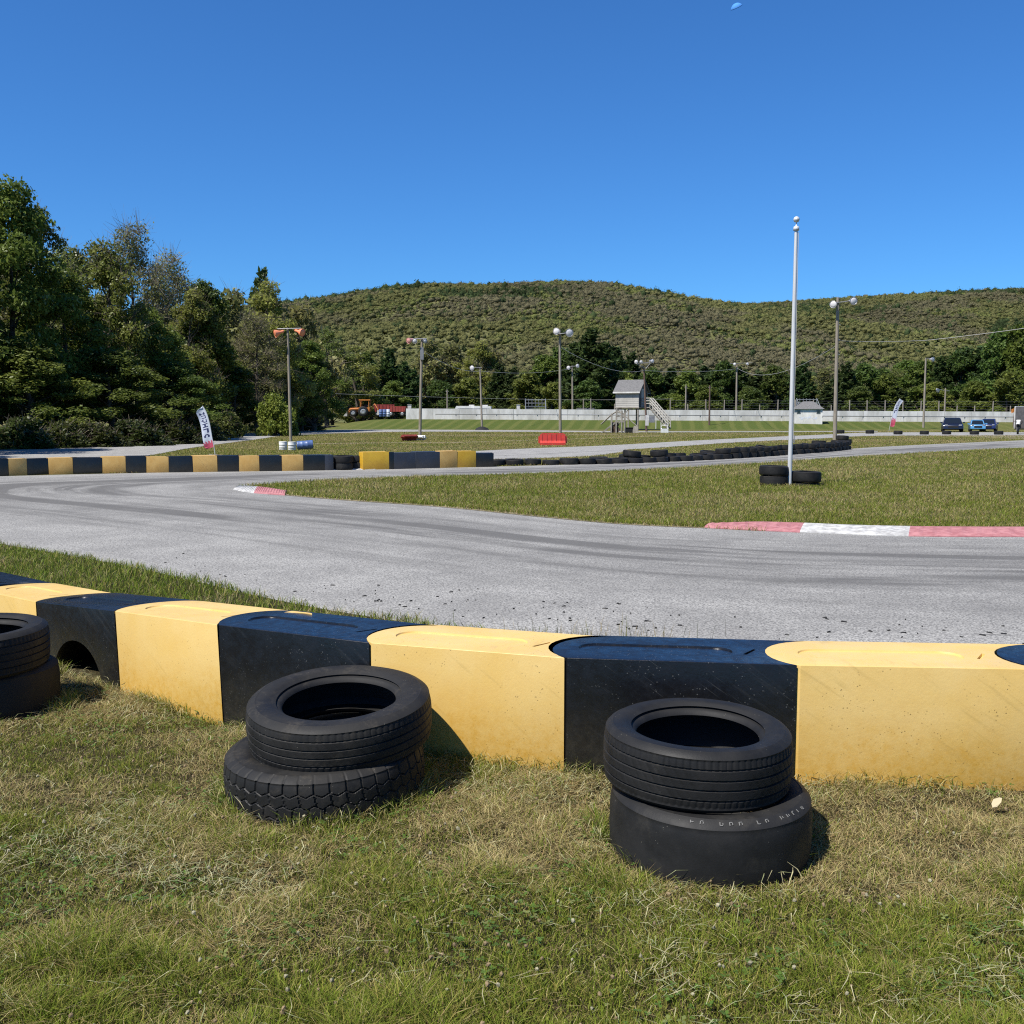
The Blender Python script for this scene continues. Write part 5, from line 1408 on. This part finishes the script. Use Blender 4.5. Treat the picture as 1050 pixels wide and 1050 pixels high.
# camper vans behind the wall
def camper(label, px, D, L, H, rz, grp='camper vans behind the white wall'):
    b = A(px, 420, D); zb = 1.0; t = thing('camper_van', label, 'camper van', (b.x, D, zb), rz, grp)
    h0 = .45
    prof = [(-L / 2, h0), (-L / 2, H * .55), (-L / 2 + .5, H * .66), (-L / 2 + .35, H * .78), (-L / 2 + .55, H), (L / 2 - .1, H), (L / 2, H - .12), (L / 2, h0)]
    MB().prism(prof, 'y', -1.1, 1.1).build('body', M['white_plastic'], t)
    for x in (-L * .18, L * .05, L * .28):
        f = MB().box((x, -1.115, H * .68), (.85, .05, .5)).build('window', M['grey_metal'], t); MB().box((x, -1.145, H * .68), (.75, .02, .4)).build('pane', M['glass'], f)
    MB().box((0, -1.108, H * .42), (L * .96, .03, .14)).build('stripe', M['blue_plastic'], t)
    MB().box((L * .2, 0, H + .08), (.7, .7, .18)).build('roof_vent', M['white_paint'], t)
    for x in (-L * .3, L * .25):
        for s in (-1, 1): wheel(t, (x, s * .98, .35), .35, .22)
camper('long white camper van behind the wall, left of the slim lamp pole', 478, 132, 3.6, 1.72, .02)
camper('white camper van right behind the slim lamp pole', 493.5, 130, 2.6, 1.68, -.05)
# small white posts / cabinets along the wall top
for (px, py, lab) in ((420, 419.5, 'small white cabinet at the left end of the white wall'), (531.5, 419.5, 'small white post cap behind the wall left of the bleachers')):
    g = A(px, py, 121.5); t = thing('cabinet', lab, 'cabinet', (g.x, 121.5, 1.05))
    MB().box((0, 0, .85), (.42, .4, 1.7)).build('box', M['white_paint'], t); MB().box((0, 0, 1.73), (.5, .48, .06)).build('lid', M['siding'], t)

# backhoe tractor
bD = 122.0; g = A(373, 427.2, bD); t = thing('backhoe', 'orange backhoe tractor with a roofed cab parked at the foot of the left trees', 'tractor', (g.x, bD, CAMH - 1.2 * bD / F), 0)
tz = t.location.z
for s in (-1, 1):
    wheel(t, (.05, s * .75, .62), .62, .4); wheel(t, (-1.15, s * .7, .42), .42, .26)
MB().prism([(-1.6, .55), (.5, .55), (.55, 1.0), (-.2, 1.12), (-1.55, 1.05)], 'y', -.38, .38).build('engine_hood', M['orange'], t)
MB().prism([(-.35, .6), (.75, .6), (.8, 1.1), (-.35, 1.1)], 'y', -.6, .6).build('body', M['orange'], t)
mb = MB()
for (x, y) in ((-.3, -.55), (-.3, .55), (.72, -.55), (.72, .55)): mb.tube([(x, y, 1.1), (x, y, 1.95)], .05, 5)
mb.build('cab_frame', M['orange'], t)
MB().box((.2, 0, 2.0), (1.35, 1.3, .12)).build('cab_roof', M['orange'], t)
MB().box((.25, 0, 1.2), (.4, .5, .5)).build('seat', M['chip'], t)
mb = MB()
for s in (-1, 1): mb.tube([(-.6, s * .5, .95), (-1.6, s * .5, .9), (-1.95, s * .5, .35)], .08, 6)
mb.build('loader_arm', M['orange'], t)
MB().prism([(-2.35, .05), (-1.9, .05), (-1.88, .55), (-2.0, .55)], 'y', -.75, .75).build('bucket', M['siding'], t)
mb = MB().tube([(.85, 0, .9), (1.35, 0, 1.5), (1.75, 0, .8)], [.12, .1, .07], 6); mb.build('digger_arm', M['orange'], t)
MB().prism([(1.65, .2), (2.05, .25), (1.95, .8), (1.65, .75)], 'y', -.25, .25).build('digger_bucket', M['white_paint'], t)
# red farm wagons
def wagon(label, px, D, L, H, mat, rz):
    g = A(px, 427, D); t = thing('farm_wagon', label, 'wagon', (g.x, D, tz), rz, 'red farm wagons at the left end of the white wall')
    MB().prism([(-L / 2 + .2, .6), (L / 2 - .2, .6), (L / 2, H), (-L / 2, H)], 'y', -.7, .7).build('body', mat, t)
    mb = MB()
    for k in range(6): mb.box((-L / 2 + .3 + k * (L - .6) / 5, -.72, (H + .6) / 2), (.07, .05, H - .62))
    mb.build('stakes', M['red_paint'], t)
    MB().tube([(-L / 2, 0, .5), (-L / 2 - .7, 0, .35)], .05, 5).build('drawbar', M['chip'], t)
    for x in (-L * .3, L * .3):
        for s in (-1, 1): wheel(t, (x, s * .6, .34), .34, .18)
wagon('red farm wagon right beside the backhoe, behind the blue drums', 394, 126, 2.6, 1.5, M['red_paint'], .1)
wagon('low red farm wagon at the left end of the white wall', 408, 124, 2.4, 1.25, M['red_paint'], -.15)
for i, (px, lab) in enumerate(((390.5, 'blue drum standing nearest the backhoe'), (394.3, 'blue drum standing in the middle of three'), (398.2, 'pale blue drum nearest the low red wagon'))):
    g = A(px, 427, 121.3); t = thing('barrel', lab, 'barrel', (g.x, 121.3, tz), 0, 'blue drums beside the backhoe')
    MB().lathe([(0, 0), (.2, 0), (.22, .05), (.21, .3), (.23, .32), (.21, .34), (.21, .56), (.23, .58), (.21, .6), (.22, .85), (.2, .88), (0, .87)], 14).build('drum', M['blue_plastic'] if i < 2 else M['flag_white'], t)

# yellow block and brown block by the bushes on the far road
for (pa, pb, py, key, lab) in ((249.5, 257, 441.8, BL_Y, 'lone yellow block beside the leafy bush at the bend of the far road'), (257.3, 262, 441.2, BL_B, 'lone dark block behind the yellow one at the bend of the far road')):
    a, b = G(pa, py + 1.2), G(pb, py + 1.0); o = link('barrier_block', key); tag(o, lab, 'barrier', 'blocks at the bend of the far road'); d = b - a
    o.location = a; o.rotation_euler = (0, 0, math.atan2(d.y, d.x)); o.scale = (d.length / .93, 1, 1.0)

# day moon: only the lit cap is shaped, sky blue in its colour
mD = 6000.0; c = A(756, 10, mD); r_ = 6.2 * mD / F
mb = MB(); q = sdir.to_track_quat('Z', 'Y').to_matrix().to_4x4()
am = math.radians(70); prof = [(r_ * math.sin(a), r_ * math.cos(a)) for a in np.linspace(0, am, 14)] + [(r_ * .4, r_ * (math.cos(am) - .01)), (0, r_ * (math.cos(am) - .01))]
mb.lathe(prof, 40, M=Matrix.Translation(c) @ q)
o = mb.build('moon', M['moon']); tag(o, 'faint pale half moon high in the blue daytime sky', 'moon')

# ================================================================== TREES
def quads(name, P, C):
    n = len(P)
    return np_mesh(name, P.reshape(-1, 3), np.arange(n * 4), np.arange(n) * 4, M['leaf'], np.clip(np.repeat(C[:, None], 4, 1).reshape(-1, 3), 0, 1))

def leaf_quads(pc, size, r, outward=None, elong=1.5):
    n = len(pc)
    nrm = r.normal(size=(n, 3)) + np.array([0, 0, .7])
    if outward is not None: nrm += outward * .8
    nrm /= np.linalg.norm(nrm, axis=1, keepdims=True)
    a = r.normal(size=(n, 3)); u = np.cross(nrm, a); u /= np.linalg.norm(u, axis=1, keepdims=True) + 1e-9
    v = np.cross(nrm, u); s = size[:, None] if np.ndim(size) else size
    return np.stack([pc - u * s * .5 * elong, pc + v * s * .42, pc + u * s * .5 * elong, pc - v * s * .42], 1)

def twig_quads(p0, p1, w_, r):
    d = p1 - p0; a = r.normal(size=p0.shape); u = np.cross(d, a); u /= np.linalg.norm(u, axis=1, keepdims=True) + 1e-9
    u = u * w_
    return np.stack([p0 - u, p0 + u, p1 + u * .35, p1 - u * .35], 1)

def deciduous(seed, H, R, base=.18, nclump=40, nleaf=12000, leaf=.30, cols=((.05, .075, .02), (.085, .105, .03)), twig=0.0, shape=.5, rc=(.20, .36), trunk_r=None):
    r = np.random.default_rng(seed); rr = random.Random(seed)
    tr = trunk_r or .022 * H
    mb = MB(); lean = r.normal(0, .025, 2) * H
    tp = [Vector((lean[0] * (k / 6) ** 1.5 + rr.uniform(-.012, .012) * H * (k > 0), lean[1] * (k / 6) ** 1.5 + rr.uniform(-.012, .012) * H * (k > 0), H * .86 * k / 6 - (.2 if k == 0 else 0))) for k in range(7)]
    mb.tube(tp, [tr * (1.25 if k == 0 else 1) * (1 - .88 * k / 6) + .01 for k in range(7)], 9)
    cl = []; tries = 0
    while len(cl) < nclump and tries < nclump * 30:
        tries += 1
        t = rr.uniform(0, 1) ** .85
        prof = max(.12, math.sin(PI * min(1, (t * .86 + .14)) ** (1.0 - shape * .5))) ** .75
        a = rr.uniform(0, 2 * PI); q = rr.uniform(.25, 1) ** .6
        lump = .75 + .5 * vnoise(np.array([a * 1.3]), np.array([t * 3.1]), seed)[0]
        rad = R * prof * q * lump
        z = H * (base + (1 - base) * t) * (.93 + .07 * lump)
        c = Vector((lean[0] * t + rad * math.cos(a), lean[1] * t + rad * math.sin(a), z))
        if all((c - o).length > R * .16 for o, _ in cl): cl.append((c, R * rr.uniform(*rc)))
    for (c, rad) in cl[: 34]:
        zb = max(H * base * .7, c.z - (Vector((c.x, c.y)).length) * rr.uniform(.6, 1.1) - rad * .4)
        f = min(1, zb / (H * .86)); k = min(5, int(f * 6)); b = tp[k].lerp(tp[k + 1], f * 6 - k) if zb > 0 else tp[0]
        mid = b.lerp(c, .5) + Vector((rr.uniform(-.05, .05) * R, rr.uniform(-.05, .05) * R, -.06 * R))
        r0 = tr * (1 - f * .8) * .42
        mb.tube([b, mid, c], [r0 + .012, r0 * .55 + .01, .012], 5, cap=False)
    trunk = mb.mesh('trunk', M['bark'])
    vol = np.array([x[1] ** 2.2 for x in cl]); vol /= vol.sum()
    nl = int(nleaf / (1 + .3 * twig))
    idx = r.choice(len(cl), nl, p=vol)
    C0 = np.array([c[:] for c, _ in cl]); RR = np.array([x[1] for x in cl])
    d = r.normal(size=(nl, 3)); d /= np.linalg.norm(d, axis=1, keepdims=True)
    rad = RR[idx] * (.25 + .80 * r.random(nl) ** .55) * (.72 + .56 * vnoise(d[:, 0] * 2.6 + idx * 3.7, d[:, 1] * 2.6 + d[:, 2] * 2.1, seed + 5))
    pc = C0[idx] + d * rad[:, None] * np.array([1, 1, .78])
    P = leaf_quads(pc, leaf * r.uniform(.6, 1.3, nl), r, d)
    ct = r.uniform(0, 1, len(cl)); u = np.clip(ct[idx] * .65 + r.random(nl) * .45 - .05, 0, 1)[:, None]
    c1, c2 = np.array(cols[0]), np.array(cols[1])
    C = (c1 * (1 - u) + c2 * u) * r.uniform(.75, 1.25, (nl, 1))
    if twig > 0:
        nt_ = int(nleaf * .14 * twig) + 200
        k = r.choice(len(cl), nt_, p=vol)
        d2 = r.normal(size=(nt_, 3)); d2[:, 2] = np.abs(d2[:, 2]) * .9 + .15; d2 /= np.linalg.norm(d2, axis=1, keepdims=True)
        p0 = C0[k] + d2 * (RR[k] * r.uniform(0, .5, nt_))[:, None]; L = RR[k] * r.uniform(.5, 1.15, nt_)
        p1 = p0 + (d2 * .8 + r.normal(0, .38, (nt_, 3))) * L[:, None]
        T = twig_quads(p0, p1, .012 + .012 * r.random((nt_, 1)), r)
        P = np.concatenate([P, T]); C = np.concatenate([C, np.array([.30, .25, .19]) * r.uniform(.6, 1.2, (nt_, 1))])
    return trunk, quads('crown', P, C)

def conifer(seed, H, R, base=.10, tiers=17, per=8, leaf=.34, nleaf=9000, cols=((.040, .072, .020), (.095, .135, .040))):
    r = np.random.default_rng(seed); rr = random.Random(seed)
    mb = MB(); tr = .017 * H
    mb.tube([(0, 0, -.2), (rr.uniform(-.1, .1), rr.uniform(-.1, .1), H * .5), (rr.uniform(-.1, .1), 0, H * .98)], [tr * 1.2, tr * .7, .02], 8)
    br = []
    for k in range(tiers):
        t = (k + .3) / tiers; z = H * (base + (1 - base) * t)
        for j in range(per if t < .8 else 5):
            a = 2 * PI * (j + rr.random()) / per + k; ln = R * (1.02 - t) ** .72 * rr.uniform(.62, 1.18) * (.75 + .25 * min(1, t * 5)) + .15
            up = .10 + .45 * t + rr.uniform(-.12, .12)
            e = Vector((math.cos(a) * ln, math.sin(a) * ln, z + ln * up - .02 * ln * ln)); br.append((Vector((0, 0, z)), e, ln))
    for i, (b, e, ln) in enumerate(br):
        if i % 2 == 0: mb.tube([b, b.lerp(e, .5) + Vector((0, 0, -.04 * ln)), e], [.018 + .010 * ln, .016, .008], 4, cap=False)
    trunk = mb.mesh('trunk', M['bark'])
    L = np.array([x[2] for x in br]); p = L ** 1.3; p /= p.sum()
    idx = r.choice(len(br), nleaf, p=p); B = np.array([x[0][:] for x in br])[idx]; E = np.array([x[1][:] for x in br])[idx]
    u = r.random(nleaf) ** .62 * .95 + .08
    dirn = E - B; side = np.cross(dirn, [0, 0, 1.0]); side /= np.linalg.norm(side, axis=1, keepdims=True) + 1e-9
    wdt = L[idx] * .30 * np.sin(np.clip(u, 0, 1) * PI * .8 + .35)
    pc = B + dirn * u[:, None] + side * (r.uniform(-1, 1, nleaf) * wdt)[:, None] + np.array([0, 0, 1]) * (r.normal(.03, .13, nleaf) * (1 + L[idx] * .15))[:, None]
    P = leaf_quads(pc, leaf * r.uniform(.6, 1.25, nleaf), r, None, 1.9)
    tone = r.uniform(0, 1, len(br))[idx] * .6 + r.random(nleaf) * .4
    C = (np.array(cols[0]) * (1 - tone[:, None]) + np.array(cols[1]) * tone[:, None]) * r.uniform(.8, 1.2, (nleaf, 1))
    return trunk, quads('crown', P, C)

DK = ((.080, .120, .022), (.175, .220, .044)); OLV = ((.155, .185, .036), (.255, .275, .064)); LIM = ((.145, .195, .030), (.245, .285, .058)); BRN = ((.160, .160, .050), (.245, .235, .085))
MID = ((.088, .132, .022), (.175, .220, .044))
PROTO = {
    'dense': (deciduous(11, 14, 4.3, .10, 92, 22000, .19, DK, rc=(.13, .26)), 14, 4.3),
    'dense2': (deciduous(12, 14, 4.0, .08, 84, 22000, .19, ((.098, .142, .024), (.200, .245, .050)), rc=(.13, .27)), 14, 4.0),
    'olive': (deciduous(13, 14, 4.2, .14, 58, 25000, .20, OLV, .7, rc=(.16, .30)), 14, 4.2),
    'twiggy': (deciduous(14, 14, 4.4, .25, 54, 10500, .17, ((.165, .170, .055), (.260, .250, .095)), 1.5, rc=(.18, .34)), 14, 4.4),
    'airy': (deciduous(15, 14, 4.0, .22, 50, 14000, .19, ((.125, .160, .034), (.225, .240, .065)), .8, rc=(.15, .27)), 14, 4.0),
    'vine': (deciduous(16, 14, 2.5, .02, 50, 20000, .22, MID, 0, .2, rc=(.28, .46)), 14, 2.5),
    'pine': (conifer(21, 12, 3.1), 12, 3.1),
    'pine2': (conifer(22, 12, 3.7, .04, 14, 9, .40, 9000), 12, 3.7),
    'spruce': (conifer(23, 12, 2.5, .04, 20, 8, .32, 9000, ((.048, .080, .026), (.095, .135, .044))), 12, 2.5),
    'round': (deciduous(31, 12, 4.2, .06, 40, 12000, .36, MID, 0, .8), 12, 4.2),
    'lime': (deciduous(32, 12, 4.2, .06, 40, 12000, .35, ((.120, .165, .028), (.210, .245, .052)), .3), 12, 4.2),
    'brownish': (deciduous(33, 12, 4.0, .12, 40, 5600, .38, BRN, 1.4), 12, 4.0),
    'darkround': (deciduous(34, 12, 4.4, .04, 42, 12500, .36, ((.060, .098, .020), (.130, .172, .040)), 0, .8), 12, 4.4),
    'bush': (deciduous(41, 3, 2.0, .02, 34, 9000, .17, LIM, 0, .9, rc=(.26, .42), trunk_r=.06), 3, 2.0),
    'darkbrush': (deciduous(43, 2, 1.7, .02, 26, 6000, .17, ((.04, .058, .014), (.085, .105, .026)), .4, .9, rc=(.26, .44), trunk_r=.04), 2, 1.7),  # leaf colour darkened to give the shade at the wood's foot
    'shrub': (deciduous(42, 2, 1.7, .02, 26, 6000, .17, ((.085, .115, .024), (.17, .20, .055)), .2, .9, rc=(.3, .5), trunk_r=.04), 2, 1.7),
}
def put_tree(key, x, y, z, height, width, label, cat='tree', group=None, name=None):
    (tm, cm), H, R = PROTO[key]
    t = thing(name or {'pine': 'pine_tree', 'pine2': 'pine_tree', 'spruce': 'spruce_tree', 'bush': 'bush', 'shrub': 'bush', 'darkbrush': 'bush'}.get(key, 'leafy_tree'), label, cat, (x, y, z), random.uniform(0, 2 * PI), group)
    t.scale = (width / R, width / R, height / H)
    link('trunk', tm, t); link('crown', cm, t)
    return t
def tree_px(key, px, D, top_py, wpx, label, cat='tree', group=None, zb=None):
    """wpx: crown half width in pixels"""
    p = A(px, top_py, D); z = float(bank(p.x, D)) if zb is None else zb
    return put_tree(key, p.x, D, z, (p.z - z) / 1.0, wpx * D / F, label, cat, group)

LW = 'trees of the wood on the left'
L = [  # key, px, D, top, halfwidth px, label
    ('dense', 2, 52, 198, 66, 'big dark leafy tree at the left edge, its crown the highest of the left wood'),
    ('airy', 46, 60, 224, 50, 'thin topped tree with bare branches showing, behind the big dark tree at the left edge'),
    ('dense2', 66, 56, 282, 60, 'dark green tree low in the left wood between the left edge and the yellowish crown'),
    ('olive', 108, 60, 258, 50, 'yellowish green tree standing forward in the middle of the left wood'),
    ('twiggy', 134, 76, 242, 46, 'twiggy half bare tree rising above the left wood, grey domed top'),
    ('airy', 84, 74, 258, 46, 'loose crowned tree behind the yellowish one in the left wood'),
    ('twiggy', 172, 80, 272, 44, 'pale half bare tree between the grey domed top and the vine covered tree'),
    ('dense2', 150, 62, 318, 48, 'mid height dark tree directly left of the feather flag'),
    ('olive', 183, 72, 302, 38, 'olive tree above the feather flag in the left wood'),
    ('vine', 209, 74, 293, 27, 'tall slim tree overgrown with bright green vines right of the feather flag'),
    ('vine', 238, 78, 372, 26, 'lower vine covered tree leaning out at the foot of the left wood'),
    ('brownish', 238, 86, 304, 40, 'brownish spring tree between the slim vine covered tree and the orange lamp pole'),
    ('pine2', 268, 96, 276, 30, 'dark pine top rising highest behind the orange lamp pole'),
    ('olive', 278, 88, 292, 40, 'olive spring tree directly behind the orange lamp pole'),
    ('twiggy', 262, 82, 330, 36, 'half bare tree with long leaning limbs left of the orange lamp pole'),
    ('brownish', 306, 98, 318, 36, 'brownish tree right of the orange lamp pole at the edge of the wood'),
    ('dense2', 320, 96, 352, 34, 'shorter dark tree right of the orange lamp pole'),
    ('airy', 334, 124, 340, 30, 'loose olive tree above the left bank end'),
    ('dense', 340, 138, 372, 24, 'dark low tree left of the backhoe'),
    ('olive', 366, 132, 356, 34, 'olive tree behind the backhoe'),
    ('dense2', 296, 92, 372, 34, 'dark undergrowth tree behind the round bush'),
    ('dense', 30, 50, 352, 70, 'low dark tree filling the foot of the wood at the left edge'),
    ('dense', 112, 54, 362, 60, 'low dark tree filling the foot of the wood under the yellowish crown'),
    ('dense', 178, 60, 374, 46, 'low dark tree at the foot of the wood just left of the feather flag'),
    ('dense', -70, 50, 190, 84, 'dark tree just outside the left edge of the photo'),
    ('dense2', -20, 66, 215, 66, 'dark tree behind the big one at the left edge of the photo'),
    ('spruce', 196, 92, 296, 22, 'narrow dark evergreen peeping over the olive tree above the feather flag'),
    ('olive', 70, 84, 262, 44, 'olive tree top far back in the left wood'),
    ('dense2', 226, 92, 318, 34, 'dark tree deep in the wood behind the vine covered tree'),
]
for (k, px, D, top, hw, lab) in L: tree_px(k, px, D, top, hw, lab, group=LW, zb=0)
# wood outside the frame on the left: it throws the shade on the road
for (x, y, h) in ((-25.5, 37.5, 13), (-25.8, 29, 13), (-31, 44, 15), (-36, 50, 15)): put_tree('dense', x, y, 0, h, 4.6, 'dark tree outside the left edge shading the far road', group='trees outside the left edge')
# bushes
tree_px('bush', 282, 74, 407, 20, 'round bright green bush behind the orange lamp pole', 'bush', zb=-.1)
tree_px('shrub', 232, 68, 427, 20, 'low leafy bush right of the feather flag at the road bend', 'bush', zb=-.1)
tree_px('shrub', 316, 100, 430, 14, 'low bright grass green bush right of the round bush', 'bush', zb=-.1)
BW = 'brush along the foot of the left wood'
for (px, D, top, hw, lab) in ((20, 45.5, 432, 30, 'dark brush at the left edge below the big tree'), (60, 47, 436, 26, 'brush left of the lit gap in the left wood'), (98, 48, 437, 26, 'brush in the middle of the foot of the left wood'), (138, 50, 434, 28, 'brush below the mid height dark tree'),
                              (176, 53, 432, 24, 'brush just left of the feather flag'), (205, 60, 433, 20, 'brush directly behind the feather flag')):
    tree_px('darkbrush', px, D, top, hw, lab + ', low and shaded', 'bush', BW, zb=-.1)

# tree row behind the white wall
RW = 'tree row behind the white wall'
row = [('darkround', 372, 150, 366, 26), ('pine', 398, 152, 358, 20), ('pine2', 417, 150, 371, 22), ('round', 404, 140, 392, 18), ('brownish', 440, 170, 350, 26), ('brownish', 462, 175, 356, 28), ('olive', 484, 172, 352, 26), ('brownish', 505, 176, 362, 26),
       ('darkround', 452, 150, 392, 20), ('lime', 478, 152, 390, 22), ('pine', 512, 160, 374, 18), ('spruce', 526, 158, 377, 18), ('lime', 540, 152, 384, 24), ('round', 558, 158, 366, 24), ('darkround', 578, 160, 360, 26), ('pine2', 608, 148, 338, 36), ('pine2', 622, 152, 352, 28), ('pine', 590, 156, 352, 22),
       ('spruce', 630, 156, 356, 24), ('pine', 648, 160, 362, 20), ('lime', 640, 148, 384, 22), ('darkround', 668, 156, 380, 22), ('spruce', 688, 158, 378, 20), ('round', 706, 152, 381, 22), ('spruce', 724, 160, 376, 22), ('darkround', 742, 156, 374, 22),
       ('pine', 760, 158, 377, 20), ('spruce', 778, 156, 382, 22), ('darkround', 796, 154, 378, 22), ('pine2', 822, 150, 371, 20), ('brownish', 846, 156, 380, 20), ('pine', 868, 150, 372, 20), ('darkround', 888, 152, 376, 24), ('lime', 908, 150, 386, 20),
       ('airy', 926, 158, 380, 24), ('spruce', 918, 150, 396, 18), ('round', 946, 150, 372, 24), ('pine', 966, 148, 366, 20), ('darkround', 986, 146, 360, 24), ('spruce', 1004, 146, 356, 22), ('darkround', 1026, 138, 344, 28), ('round', 1048, 136, 336, 30), ('darkround', 1078, 134, 334, 32), ('lime', 1034, 130, 384, 22), ('round', 1000, 134, 392, 20),
       ('lime', 566, 145, 394, 18), ('darkround', 602, 142, 392, 22), ('round', 724, 144, 396, 18), ('darkround', 770, 146, 398, 18), ('spruce', 850, 144, 394, 16), ('darkround', 880, 142, 398, 18), ('lime', 958, 140, 394, 18)]
KD = {'darkround': 'dark leafy tree', 'round': 'mid green leafy tree', 'lime': 'bright green leafy tree', 'pine': 'dark pointed pine', 'pine2': 'broad dark pine', 'spruce': 'green conifer', 'brownish': 'brownish spring tree', 'olive': 'olive spring tree', 'airy': 'half bare grey tree'}
LM = [(372, 'the backhoe'), (410, 'the red farm wagons'), (432, 'the pink lamp pole'), (458, 'the short grey pole'), (485, 'the camper vans'), (549, 'the left bleachers'), (574, 'the pole with two big round lamps'), (600, 'the white shed'), (648, 'the raised hut'), (703, 'the short bare pole'), (727, 'the thin brown pole'),
      (755, 'the pale pole left of the flagpole'), (811, 'the flagpole'), (832, 'the hip roofed building'), (857, 'the tallest light pole'), (918, 'the leaning feather flag'), (948, 'the light pole on the bank'), (985, 'the dark hatchback'), (1018, 'the two blue cars'), (1045, 'the trailer at the right edge')]
for (k, px, D, top, hw) in sorted(row, key=lambda q: q[1]):
    lm = min(LM, key=lambda q: abs(q[0] - px)); d = px - lm[0]
    rel = 'straight behind' if abs(d) < 6 else ('behind and just right of' if d > 0 else 'behind and just left of')
    lab = ('low ' if top > 388 and 'big round' not in lm[1] else '') + KD[k] + ' ' + rel + ' ' + lm[1]
    tree_px(k, px, D, top, hw, uniq(lab), group=RW)
# second, deeper row closing the gaps towards the hill
for i, px in enumerate(range(330, 1090, 26)):
    k = ('lime', 'brownish', 'round', 'darkround', 'brownish', 'olive')[(i * 5 + i // 3) % 6]
    lm = min(LM, key=lambda q: abs(q[0] - px))
    tree_px(k, px + random.uniform(-6, 6), 200 + random.uniform(-12, 14), (392 if px < 900 else 376) + random.uniform(-6, 8), 26 + random.uniform(-3, 4), uniq(KD[k] + ' in the farther row beyond ' + lm[1]), group='farther tree row at the foot of the hill')

for o in bpy.data.objects:
    if 'label' in o and not 4 <= len(o['label'].split()) <= 16: print('LONG', len(o['label'].split()), o.name, o['label'])
